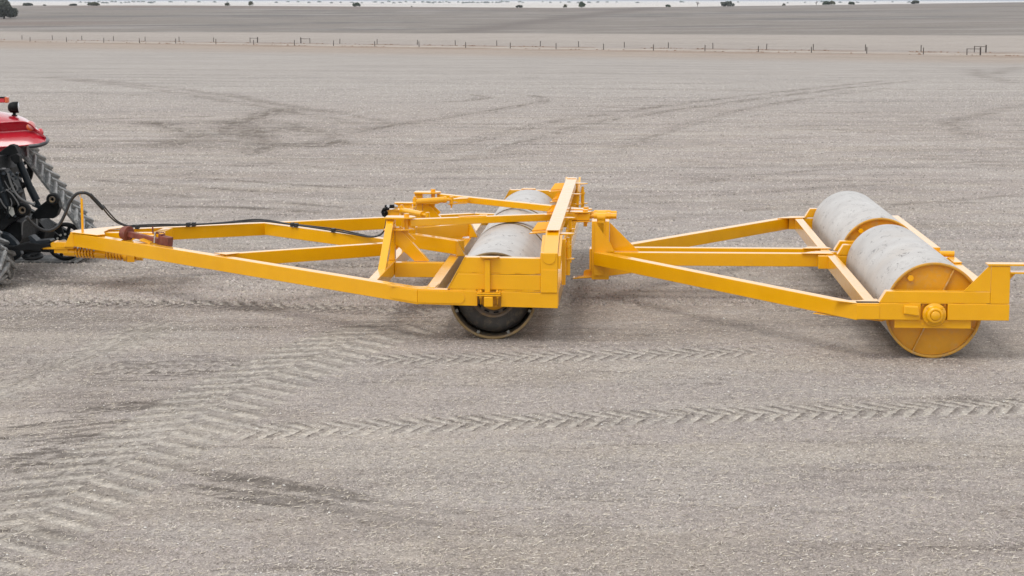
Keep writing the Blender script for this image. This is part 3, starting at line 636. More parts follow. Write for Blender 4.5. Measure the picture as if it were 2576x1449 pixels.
# central tower with ram brackets
with B('centre_tower') as m:
    m.box(-1.78, -1.56, 4.52, 4.84, .744, 1.20); m.box(-1.70, -1.62, 4.1, 5.3, 1.16, 1.30)
for (wv, u0, u1) in ((5.22, -1.97, -1.62), (4.16, -1.98, -1.70)):
    m = MB(); m.box(u0, u1, wv - .09, wv + .09, 1.335, 1.352); m.box(u0 + .03, u1 - .06, wv - .07, wv - .05, 1.24, 1.334); m.box(u0, u1, wv - .09, wv + .09, 1.245, 1.258); m.build('ram_bracket', P, fr, .003)
def ram(a, b, c, r):
    a, b, c = Vector(a), Vector(b), Vector(c); m = MB(); m.cyl(a, b, r, 20); m.cyl(b - (b - a).normalized() * .02, b + (b - a).normalized() * .015, r * 1.15, 20)
    m.cyl(a - Vector((0, 0, .05)), a + Vector((0, 0, .055)), r * .8, 14); o = m.build('hydraulic_ram', P, fr, .003)
    m = MB(); m.cyl(b, c, r * .5, 14); m.cyl(c - Vector((0, 0, .07)), c + Vector((0, 0, .05)), r * .7, 14); m.cyl(c - Vector((0, 0, .14)), c - Vector((0, 0, .07)), r * .15, 10, r * .5); m.build('ram_rod', P, o)
    m = MB(); m.cyl(a - Vector((0, 0, .09)), a + Vector((0, 0, .085)), .024, 12); m.cyl(a - Vector((0, 0, .17)), a - Vector((0, 0, .09)), .008, 10, .022); m.build('ram_pin', P, o)
ram((-1.66, 5.40, 1.345), (-1.20, 5.72, 1.350), (-1.10, 5.82, 1.34), .048)
ram((-1.72, 4.05, 1.345), (-1.34, 3.55, 1.335), (-1.25, 3.44, 1.33), .046)
with B('ram_lug') as m: m.poly([(-1.16, 5.76), (-.96, 5.98), (-.86, 6.02), (-.84, 6.16), (-1.0, 6.2)], 'z', 1.325, 1.345); m.poly([(-1.16, 5.76), (-.96, 5.98), (-.86, 6.02), (-.84, 6.16), (-1.0, 6.2)], 'z', 1.255, 1.27)
# tow arms lying from the pivot posts back to the coupler
with B('tow_arm') as m: m.beam((-1.42, 2.62, 1.358), (1.14, 4.42, 1.285), .14, .105)
with B('tow_arm') as m: m.beam((-1.42, 6.60, 1.358), (1.10, 4.84, 1.295), .14, .10)
with B('arm_shim') as m: m.beam((-.72, 3.18, 1.348), (-.34, 3.44, 1.337), .08, .012)
# long raised beam across the machine, its ends sloping down to the corner posts
def hexbeam(m, pts, u0, u1, th):
    vs = []
    for (wv, z) in pts: vs += [(u0, wv, z), (u1, wv, z), (u1, wv, z - th), (u0, wv, z - th)]
    n = len(pts); fs = [(0, 1, 2, 3), (4 * n - 1, 4 * n - 2, 4 * n - 3, 4 * n - 4)]
    for i in range(n - 1):
        for j in range(4): fs.append((4 * i + j, 4 * i + 4 + j, 4 * i + 4 + (j + 1) % 4, 4 * i + (j + 1) % 4))
    m.add(vs, fs)
with B('top_beam') as m: hexbeam(m, [(WN - .012, 1.236), (.50, 1.462), (8.72, 1.462), (WF + .012, 1.236)], .703, .895, .13)
tb = bpy.data.objects['top_beam']
for wv in (.58, 8.64):
    m = MB(); m.poly([(.72, wv - .2), (.88, wv - .2), (.88, wv - .05)] + [(.80 + .08 * math.cos(t), wv + .0 + .06 * math.sin(t)) for t in np.linspace(0, math.pi, 9)] + [(.72, wv - .05)], 'z', 1.464, 1.470); m.build('cover_plate', P, tb)
for (sx, wv) in (((.66, .700), .05), ((.898, .935), .05), ((.66, .70), 9.17), ((.898, .935), 9.17)):
    m = MB(); m.poly([(wv - .34, 1.20), (wv + .36, 1.40), (wv + .40, 1.32), (wv + .1, 1.10), (wv - .34, 1.02)], 'u', *sx); m.build('cheek_plate', P, tb, .003)
# transport rests on the front side of the beam
for wv, sg in ((1.55, 1), (7.75, -1), (4.0, 1), (6.0, 1)):
    L_ = .27 if abs(wv - 4.6) > 2 else .17
    m = MB(); m.hexa([(.70 - L_, wv - .30, 1.31), (.70, wv - .12, 1.31), (.70, wv + .1, 1.31), (.70 - L_ + .03, wv - .08, 1.31)], [(.70 - L_, wv - .30, 1.325), (.70, wv - .12, 1.325), (.70, wv + .1, 1.325), (.70 - L_ + .03, wv - .08, 1.325)])
    m.hexa([(.70 - L_ + .03, wv - .08, 1.325), (.70, wv + .1, 1.325), (.70, wv + .25, 1.42), (.70 - L_ + .10, wv + .12, 1.42)], [(.70 - L_ + .03, wv - .08, 1.34), (.70, wv + .1, 1.34), (.70, wv + .25, 1.435), (.70 - L_ + .10, wv + .12, 1.435)])
    m.build('transport_rest', P, tb, .003)
# latch lugs and pins on the rear side
for wv in (.75, 8.45):
    m = MB()
    for z in (1.37, 1.02):
        a = [(.896, wv - .10), (1.03, wv - .07)] + [(1.04 + .05 * math.cos(t), wv + .05 * math.sin(t)) for t in np.linspace(-1.2, 1.2, 7)] + [(1.03, wv + .07), (.896, wv + .10)]
        m.poly(a, 'z', z, z + .018)
    m.box(.896, .915, wv - .09, wv + .09, 1.02, 1.37)
    lg = m.build('latch_lug', P, tb, .003)
    m = MB(); m.cyl((1.0, wv - .02, .80), (1.0, wv - .02, 1.27), .032, 14); m.cyl((1.0, wv - .02, 1.19), (1.0, wv - .02, 1.23), .045, 14); m.cyl((1.0, wv - .02, 1.27), (1.0, wv - .02, 1.33), .024, 12); m.build('latch_pin', P, tb)
for wv in (2.9, 6.6):
    m = MB()
    for z in (1.36, 1.19): m.poly([(.896, wv - .07), (1.0, wv - .05), (1.04, wv), (1.0, wv + .05), (.896, wv + .07)], 'z', z, z + .016)
    m.box(.94, .985, wv - .025, wv + .025, 1.1, 1.36); m.build('latch_lug', P, tb, .003)
with B('prop_strut') as m: m.box(.92, .975, 3.10, 3.2, .66, 1.33)
with B('prop_strut') as m: m.box(.92, .975, .5, .56, .69, 1.33)
# coupler
with B('coupler') as m:
    for wv in (4.42, 4.84):
        a = [(.905, wv - .12), (1.12, wv - .12)] + [(1.14 + .11 * math.cos(t), wv + .11 * math.sin(t)) for t in np.linspace(-1.4, 1.4, 9)] + [(1.12, wv + .12), (.905, wv + .12)]
        m.poly(a, 'z', 1.290, 1.310); m.poly(a, 'z', 1.145, 1.162); 
    m.box(.905, 1.22, 4.34, 4.96, 1.170, 1.284)
cp = bpy.data.objects['coupler']
for wv in (4.42, 4.84):
    m = MB(); m.cyl((1.15, wv, 1.07), (1.15, wv, 1.300), .030, 14); m.cyl((1.15, wv, 1.311), (1.15, wv, 1.335), .042, 14); m.build('coupler_pin', P, cp)
    m = MB(); m.cyl((1.20, wv, 1.235), (1.30, wv, 1.235), .034, 12); m.cyl((1.28, wv, 1.235), (1.50, wv, 1.235), .052, 18); m.cyl((1.49, wv, 1.235), (1.545, wv, 1.235), .060, 6); m.cyl((1.545, wv, 1.235), (1.64, wv, 1.235), .047, 6); m.build('swivel_tube', P, cp, .003)
# ---- roller drums: a steel pipe over tyres
def drum(w0, w1, par, R=.60, kind='tyre'):
    m = MB(); th = .035
    m.lathe((0, w0, R), (0, 1, 0), [(R - th, .02), (R - th, 0), (R - .006, 0), (R, .006), (R, (w1 - w0) - .006), (R - .006, w1 - w0), (R - th, w1 - w0), (R - th, w1 - w0 - .02)], 96)
    d = m.build('roller_drum', M['steel'], par)
    m = MB(); L = w1 - w0
    m.lathe((0, w0, R), (0, 1, 0), [(R - th - .001, L - .02), (R - th - .001, .001)], 96); m.build('drum_lining', M['worn'] if kind == 'tyre' else M['rim'], d)
    m = MB(); m.lathe((0, w0 - .003, R), (0, 1, 0), [(R - th - .001, .02), (R - th - .001, 0), (R - .004, 0), (R + .0008, .004), (R + .0008, .022)], 96)
    m.build('rim_edge', M['rim'] if kind == 'plate' else M['oldrim'], d)
    return d
for i, (a, b) in enumerate(((0.03, 3.55), (3.68, 5.86), (6.0, 9.18))):
    d = drum(a, b, fr)
    for e, s in ((a, 1), (b, -1)):
        if (i, s) not in ((0, 1), (2, -1)):
            m = MB(); m.lathe((0, e + s * .10, .6), (0, 1, 0), [(.0, 0), (.56, 0)], 48); m.build('bulkhead', M['tyre'], d); continue
        c = e + s * .07
        m = MB(); m.lathe((0, c, .6), (0, s, 0), [(.30, .05), (.33, .0), (.42, -.02), (.49, .02), (.525, .10), (.525, .22), (.49, .3)], 72); m.build('tyre', M['tyre'], d)
        m = MB(); m.lathe((0, c, .6), (0, s, 0), [(.33, .0), (.32, .025), (.30, .03), (.28, .09), (.22, .10), (.215, .06), (.20, .05), (.0, .05)], 60)
        m.build('wheel_rim', M['worn'], d)
        m = MB(); m.lathe((0, c, .6), (0, s, 0), [(.215, .062), (.20, .035), (.10, .03), (.0, .03)], 48)
        for q in range(8): t = q * math.pi / 4 + .2; m.cyl((.155 * math.cos(t), c, .6 + .155 * math.sin(t)), (.155 * math.cos(t), c + s * .04, .6 + .155 * math.sin(t)), .016, 6)
        m.build('hub', M['endplate'], d)
        for q in range(12):
            m = MB(); t = q * math.pi / 6 + .13; m.bar((.25 * math.cos(t) - .035 * math.sin(t), c + s * .075, .6 + .25 * math.sin(t) + .035 * math.cos(t)), (.25 * math.cos(t) + .035 * math.sin(t), c + s * .075, .6 + .25 * math.sin(t) - .035 * math.cos(t)), .018, .03, (0, 1, 0))
            m.build('rim_slot', M['black'], d)
        for q in range(8):
            m = MB(); t = q * math.pi / 4 - .38 + .78; m.bar((.560 * math.cos(t), e + s * .004, .6 + .562 * math.sin(t)), (.520 * math.cos(t), e + s * .004, .6 + .520 * math.sin(t)), .040, .03, (0, 1, 0)); m.build('tyre_clip', M['clip'], d, .004)
# ---- hitch
with B('apex_plate') as m: m.poly([(-7.14, 4.50), (-7.14, 4.78), (-6.40, 5.62), (-6.26, 5.50), (-6.62, 4.92), (-6.62, 4.62), (-6.50, 4.25), (-6.60, 4.12)], 'z', .897, .912)
with B('apex_plate') as m: m.poly([(-7.25, .668), (-7.13, .90), (-7.08, .90), (-7.08, .668)], 'w', 4.48, 4.80)
with B('drawbar_spine') as m: m.box(-6.62, -5.66, 4.66, 4.82, .70, .885)
with B('drawbar_spine') as m: m.beam((-5.82, 3.76, .866), (-5.72, 5.58, .866), .15, .19)
with B('hitch_block') as m: m.box(-7.40, -7.10, 4.52, 4.78, .632, .742); m.cyl((-7.43, 4.52, .70), (-7.43, 4.78, .70), .045, 14) ; m.box(-7.43, -7.2, 4.55, 4.75, .56, .625)
with B('hitch_tongue') as m: m.poly([(-7.66, 4.58), (-7.66, 4.72), (-7.60, 4.78), (-7.20, 4.78), (-7.20, 4.52), (-7.60, 4.52)], 'z', .625, .665)
with B('draw_rod') as m:
    m.cyl((-7.30, 4.62, .575), (-6.05, 4.68, .49), .042, 16); m.cyl((-7.28, 4.62, .575), (-7.10, 4.63, .563), .066, 18); m.cyl((-6.78, 4.65, .545), (-6.60, 4.65, .53), .072, 18); m.cyl((-6.31, 4.66, .505), (-6.25, 4.66, .50), .085, 18); m.cyl((-6.10, 4.66, .495), (-6.0, 4.66, .49), .062, 6)
    m.box(-6.24, -6.12, 4.56, 4.78, .42, .56)
def coil(u0, u1, z0, z1, turns, r, par):
    m = MB(); n = int(turns * 14); pts = [(u0 + (u1 - u0) * i / n, 4.645 + r * math.cos(i / 14 * 2 * math.pi), z0 + (z1 - z0) * i / n + r * math.sin(i / 14 * 2 * math.pi)) for i in range(n + 1)]
    m.tube(pts, .0165, 8, False); m.build('coil_spring', P, par)
coil(-7.10, -6.80, .562, .545, 6, .070, fr); coil(-6.60, -6.32, .53, .51, 5.5, .064, fr)
with B('hose_stand') as m: m.box(-6.99, -6.955, 4.62, 4.655, .90, 1.44); m.tube([(-6.97, 4.637, 1.43), (-7.0, 4.637, 1.48), (-6.98, 4.637, 1.53), (-6.94, 4.637, 1.56)], .006, 6)

# ---- hydraulic hose
hs_ = thing('hydraulic_hose', 'black wrapped hydraulic hose looping over the yellow stand and along the drawbar', 'hose', FS.o, -FS.a)
def fl(x, y, wv): return FS.p(x, y, wv)
m = MB(); m.tube([fl(66, 545, 4.2), fl(82, 563, 4.3), fl(105, 578, 4.4), fl(128, 579, 4.5), fl(148, 566, 4.6), fl(163, 540, 4.62), fl(176, 508, 4.63), fl(190, 490, 4.637), fl(203, 485, 4.637), fl(220, 487, 4.66), fl(240, 502, 4.75), fl(258, 522, 4.85)], .026, 10); a_ = m.build('wrapped_hose', M['hose'], hs_)
m = MB()
for i in range(12):
    p = fl(228 + i * 2.8, 491 + i * 2.9 + (i * .12), 4.70 + i * .013); m.cyl(p - Vector((.012, 0, -.012)), p + Vector((.012, 0, -.012)), .032, 10)
m.build('spiral_guard', M['hose'], a_)
m = MB(); path_ = [fl(256, 519, 4.85), fl(272, 540, 4.95), fl(292, 558, 5.05), fl(316, 568, 5.15), fl(340, 570, 5.25), fl(400, 568.5, 5.48), fl(480, 565.5, 5.85), fl(560, 561, 6.2), fl(630, 556.5, 6.5), fl(670, 557, 6.5), fl(720, 563, 6.3), fl(780, 571, 6.0), fl(850, 582, 5.6), fl(905, 592, 5.25), fl(935, 596, 5.0), fl(958, 590, 4.7), fl(969, 572, 4.4), fl(972, 545, 4.25), fl(968, 528, 4.2)]
m.tube(path_, .014, 8); m.build('hose_run', M['hose'], hs_)
m = MB(); m.tube([p + Vector((.01, .045, .012 + .012 * math.sin(i * 1.7))) for i, p in enumerate(path_)], .012, 8); m.build('hose_run', M['hose'], hs_)
for (x, y, wv) in ((473, 565.5, 5.83), (487, 565, 5.88), (735, 565.5, 6.22), (745, 567, 6.17), (838, 580, 5.65), (345, 571, 5.26)): p = fl(x, y, wv); m = MB(); m.box(p.x - .03, p.x + .03, p.y - .04, p.y + .08, p.z - .03, p.z + .035); m.build('hose_clip', M['hose'], hs_, .004)
for (x, y, x2, y2) in ((966, 527, 976, 524), (965, 534, 972, 536), (966, 540, 973, 545), (970, 520, 990, 519)): m = MB(); m.cyl(fl(x, y, 4.12), fl(x2, y2, 4.05), .030, 10); m.build('hose_fitting', M['black'], hs_)
m = MB(); m.tube([fl(966, 524, 4.1), fl(961, 533, 4.1), fl(965, 545, 4.1)], .014, 6); m.build('hose_end', M['black'], hs_)
m = MB(); m.cyl(fl(976, 519, 4.05), fl(998, 520, 4.3), .026, 12); m.build('bright_fitting', M['silver'], hs_)

# ---- rust red stand (jack) lying on the drawbar
jk = thing('parking_jack', 'rust red parking jack with round foot lying on the near drawbar arm', 'jack', FS.o, -FS.a)
R_ = M['rust']
p0 = FS.p(322, 588, 3.85); p1 = FS.p(408, 608, 3.55); d = (p1 - p0).normalized()
m = MB(); m.bar(p0, p1, .085, .085, (0, 0, 1)); m.build('jack_tube', R_, jk, .006)
m = MB(); m.cyl(p0 - d * .01, p0 + d * .02, .125, 28); m.cyl(p0 - d * .10, p0 - d * .01, .10, 28, .12); m.build('jack_foot', R_, jk, .004)
q = FS.p(418, 607, 3.5); m = MB(); m.bar(q - d * .08, q + d * .085, .13, .15); m.bar(q - d * .12, q - d * .085, .11, .19); m.build('jack_head', R_, jk, .006)
m = MB(); m.tube([FS.p(392, 590, 3.5), FS.p(393, 584, 3.5), FS.p(412, 585, 3.5), FS.p(415, 592, 3.5)], .008, 8, False); m.tube([FS.p(385, 586, 3.55), FS.p(400, 588, 3.5), FS.p(404, 598, 3.48)], .010, 8); m.build('jack_handle', R_, jk)
m = MB(); m.cyl(FS.p(390, 584, 3.48), FS.p(388, 611, 3.48), .012, 10); m.build('locking_pin', M['silver'], jk)
m = MB(); m.bar(FS.p(356, 597, 3.6) - Vector((0, 0, .03)), FS.p(382, 606, 3.55) - Vector((0, 0, .03)), .14, .02); m.build('jack_bracket', P, jk, .002)
m = MB(); m.cyl(FS.p(384, 570, 4.2), FS.p(385, 588, 4.2), .012, 8); m.build('bracket_peg', M['rust'], jk)

# ------------------------------------------------------------------ rear roller section
rr = thing('land_roller', 'yellow steel trailed gang with two wide smooth rollers at the right edge of the field', 'land roller', RS.o, -RS.a)
ZT = .750
def BR(name, mat=None, bv=BV, par=rr):
    return B(name, par, mat, bv)
RN, RF = -.30, 10.10
with BR('drawbar_arm') as m: m.beam((-4.46, 4.72, .765), (-1.03, RN, .742), .16, .205)
with BR('drawbar_arm') as m: m.beam((-4.30, 5.16, .755), (-.97, RF - .06, .745), .16, .205)
with BR('drawbar_arm') as m: m.box(-4.2, -.88, 4.80, 4.96, .548, .748)
with BR('drawbar_arm') as m: m.box(-4.2, -.88, 5.42, 5.58, .548, .748)
with BR('arm_plate') as m: m.poly([(-1.28, 4.76), (-.78, 4.74), (-.82, 4.98), (-1.1, 5.0)], 'z', .750, .762); m.poly([(-1.2, 5.38), (-.74, 5.4), (-.80, 5.62), (-1.1, 5.62)], 'z', .750, .762)
with BR('arm_plate') as m: m.poly([(-1.35, RN + .30), (-1.04, RN + .02), (-.70, RN + .04), (-.72, RN + .42), (-.88, RN + .32), (-1.0, RN + .25)], 'z', .746, .758)
with BR('arm_plate') as m: m.poly([(-1.25, RF - .35), (-.7, RF - .2), (-.7, RF + .0), (-.98, RF + .02)], 'z', .748, .760)
with BR('arm_plate') as m: m.beam((-1.52, RN + .62, .53), (-.70, RN + .02, .53), .14, .012)
def rrail(y0, y1, full, facing):
    m = MB(); m.box(-1.03, -.212, y0, y1, .545, .758 if full else .742); m.box(.130, .912, y0, y1, .545, .757)
    o = m.build('side_rail', P, rr, BV)
    m = MB(); e = .665 if full else .62
    m.poly([(-.745, .764), (e, .764), (e, .914), (-.655, .914)], 'w', y0 + .004, y1 - .004); m.build('side_beam', P, o, BV)
    m = MB(); m.poly([(-.72, y0 + .006), (-.5, y0 + .006), (-.5, y0 + .014), (-.36, y0 + .014), (-.36, y0 + .006), (.2, y0 + .006), (.2, y0 + .014), (.34, y0 + .014), (.34, y0 + .006), (.62, y0 + .006), (.62, y1 - .01), (-.72, y1 - .01)], 'z', .7572, .765); m.build('weld_packer', P, o)
    if full:
        m = MB(); m.poly([(.667, .760), (.908, .760), (.908, 1.247), (.667, 1.247)], 'w', y0 + .002, y1 - .002); m.build('corner_post', P, o, BV)
        m = MB(); m.poly([(.32, .916), (.664, .916), (.664, 1.262), (.650, 1.262)], 'w', y0 + .006, y0 + .022); m.build('gusset_plate', P, o, .002)
        m = MB(); m.poly([(.62, y0 - .01), (1.12, y0 - .01)] + [(1.14 + .10 * math.cos(t), (y0 + y1) / 2 + .10 * math.sin(t)) for t in np.linspace(-1.4, 1.4, 9)] + [(1.12, y1 + .01), (.62, y1 + .01)], 'z', 1.252, 1.276); m.build('hitch_lug', P, o, .003)
        m = MB(); m.poly([(.91, y0), (1.12, y0)] + [(1.14 + .09 * math.cos(t), (y0 + y1) / 2 + .09 * math.sin(t)) for t in np.linspace(-1.4, 1.4, 9)] + [(1.12, y1), (.91, y1)], 'z', 1.150, 1.172); m.build('hitch_lug', P, o, .003)
        m = MB(); m.poly([(.91, 1.149), (.99, 1.149), (.91, 1.06)], 'w', y0 + .07, y0 + .09); m.build('gusset_plate', P, o)
        m = MB(); m.cyl((1.12, (y0 + y1) / 2, 1.2765), (1.12, (y0 + y1) / 2, 1.2785), .033, 18); m.build('pin_hole', M['worn'], o)
    return o
rrail(RN, RN + .17, True, -1)
rrail(4.58, 4.74, False, 1); rrail(5.06, 5.22, False, -1); rrail(RF - .20, RF - .03, False, 1)
with BR('sleeve_plate') as m: m.box(-1.03, -.735, RN - .012, RN - .001, .552, .735)
def bracket(): pass
with BR('cross_beam') as m: m.box(-.89, -.745, RN + .172, 4.578, .545, .746)
with BR('cross_beam') as m: m.box(-.93, -.785, 5.222, RF - .202, .545, .746)
with BR('cross_beam') as m: m.box(.735, .91, RN + .172, 4.578, .60, .806)
with BR('cross_beam') as m: m.box(.735, .91, 5.222, RF - .202, .60, .806)
with BR('connecting_tube') as m: m.cyl((.70, 4.02, .86), (.92, 4.02, .86), .045, 18); m.box(.80, .92, 3.3, 3.9, .808, .83)
# near and far bearings
def bearing(y, s):
    m = MB(); m.box(-.212 + .004, .126, *sorted((y - s * .08, y - s * .10)), .46, .755)
    pl = m.build('bearing_plate', P, rr, .003)
    m = MB(); c = (-.035, y - s * .08, .615)
    m.lathe(c, (0, s, 0), [(.152, 0), (.152, .07), (.145, .078), (.118, .08), (.110, .095), (.104, .150), (.090, .165), (.064, .168), (.062, .150)], 40); m.build('bearing_housing', P, pl)
    m = MB(); m.lathe(c, (0, s, 0), [(.060, .150), (.060, .178), (.054, .184), (0, .184)], 32); m.build('shaft_end', P, pl)
    for (u, z) in ((-.178, .732), (.102, .732), (-.178, .488), (.09, .488)): m = MB(); m.cyl((u, y - s * .08, z), (u, y - s * .045, z), .024 if z < .6 else .018, 6); m.build('bearing_bolt', P, pl, .002)
    for t in (.75, 2.35, 3.9, 5.5): m = MB(); m.cyl((c[0] + .128 * math.cos(t), y, c[2] + .128 * math.sin(t)), (c[0] + .128 * math.cos(t), y + s * .010, c[2] + .128 * math.sin(t)), .015, 6); m.build('bearing_bolt', P, pl, .002)
    m = MB(); m.box(-.532, .440, *sorted((y - s * .035, y - s * .06)), .432, .546) if False else m.poly([(-.532, .434), (.440, .430), (.440, .543), (-.532, .543)], 'w', *sorted((y - s * .055, y - s * .075))); m.build('skirt_plate', P, rr, .002)
bearing(RN, -1); bearing(RF - .03, 1)
with BR('grease_cover', bv=.012) as m: m.hexa([(-.428, RN - .04, .630), (-.228, RN - .04, .602), (-.228, RN - .001, .590), (-.435, RN - .001, .618)], [(-.418, RN - .035, .730), (-.250, RN - .035, .722), (-.235, RN - .001, .735), (-.435, RN - .001, .742)])
# front column of the A frame
with BR('hinge_column') as m: m.box(-4.49, -4.22, 4.76, 5.14, .33, 1.235)
hc = bpy.data.objects['hinge_column']
m = MB(); m.box(-4.525, -4.492, 4.80, 5.10, .46, .80); m.build('wear_plate', P, hc, .003)
m = MB(); m.poly([(4.80, 1.205), (4.80, .70)] if False else [(-4.44, 1.21), (-4.42, 1.21), (-4.32, 1.06), (-4.20, .90), (-4.14, .775), (-4.13, .765), (-4.44, .765)], 'w', 4.735, 4.752); m.build('gusset_plate', P, hc, .002)
m = MB(); m.poly([(-4.215, 1.19), (-4.20, 1.19), (-3.76, .750), (-4.215, .750)], 'w', 4.93, 4.95); m.build('gusset_plate', P, hc, .002)
m = MB()
for wv in (4.84,):
    m.box(-4.40, -4.30, wv - .10, wv - .082, 1.0, 1.22)
m.box(-4.40, -4.29, 4.74, 4.757, .98, 1.30)
a = [(-4.41 + 0 * t, 0) for t in (0,)]
m.build('hinge_strap', P, hc, .004)
m = MB(); m.cyl((-4.41, 4.78, 1.30), (-4.28, 4.78, 1.30), .062, 24); m.build('hinge_barrel', P, hc, .003); m = MB(); m.cyl((-4.41, 5.05, 1.31), (-4.28, 5.05, 1.31), .060, 24); m.build('hinge_barrel', P, hc, .003)
with BR('hitch_foot') as m:
    m.poly([(-4.49, 4.78), (-4.05, 4.78), (-3.95, 4.82), (-3.95, 5.08), (-4.05, 5.12), (-4.49, 5.12)], 'z', .345, .368) if False else None
    m.hexa([(-4.78, 4.82, .325), (-4.32, 4.82, .36), (-4.32, 5.02, .36), (-4.78, 5.02, .325)], [(-4.78, 4.82, .345), (-4.32, 4.82, .385), (-4.32, 5.02, .385), (-4.78, 5.02, .345)])
    m.hexa([(-4.32, 4.82, .365), (-3.78, 4.80, .44), (-3.78, 5.1, .44), (-4.32, 5.1, .365)], [(-4.32, 4.82, .49), (-3.78, 4.80, .50), (-3.78, 5.1, .50), (-4.32, 5.1, .49)])
hf = bpy.data.objects['hitch_foot']
m = MB(); m.box(-4.455, -4.30, 4.72, 4.735, .40, .565); m.build('side_bracket', P, hf, .002)
m = MB(); m.poly([(-4.62, .352), (-4.61, .43), (-4.58, .448), (-4.37, .475), (-4.37, .38)], 'w', 5.02, 5.035); m.build('upright_web', P, hf, .002)
m = MB(); m.cyl((-4.72, 4.92, .350), (-4.72, 4.92, .3545), .030, 16); m.build('pin_hole', M['worn'], hf)
# rollers with welded end plates
def roller2(w0, w1):
    R = .625; d = drum(w0, w1, rr, R, 'plate')
    for e, s in ((w0, 1), (w1, -1)):
        m = MB(); m.lathe((0, e + s * .055, R), (0, 1, 0), [(0, 0), (R - .035, 0)], 72); ep = m.build('end_plate', M['endplate'], d)
        for k in range(4):
            m = MB(); t = math.radians(65 + 90 * k); m.bar((.10 * math.cos(t), e + s * .032, R + .10 * math.sin(t)), (.588 * math.cos(t), e + s * .032, R + .588 * math.sin(t)), .014, .044, (0, 1, 0))
            m.build('end_rib', M['rib'], d)
        m = MB(); m.cyl((-.305, e + s * .05, 1.045), (-.305, e + s * .0, 1.045), .042, 6); m.build('filler_plug', P, d, .004)
        m = MB(); m.cyl((0, e + s * .05, R), (0, e - s * .25, R), .055, 20); m.build('axle_shaft', P, d)
roller2(0.0, 4.46); roller2(5.34, 9.80)

# ------------------------------------------------------------------ tractor
tr = thing('tractor', 'red tractor on dusty rubber tracks with black rear linkage, cut off by the left edge', 'tractor', TF.o, -TF.a)
def tp(x, y, wv): return TF.p(x, y, wv)
def T2(x, y, wv): q = TF.p(x, y, wv); return (q.x, q.z)
BK = M['black']; SLT = M['slate']
def c10(x, y): return (.37059 * x, 217.2 + .37059 * y)
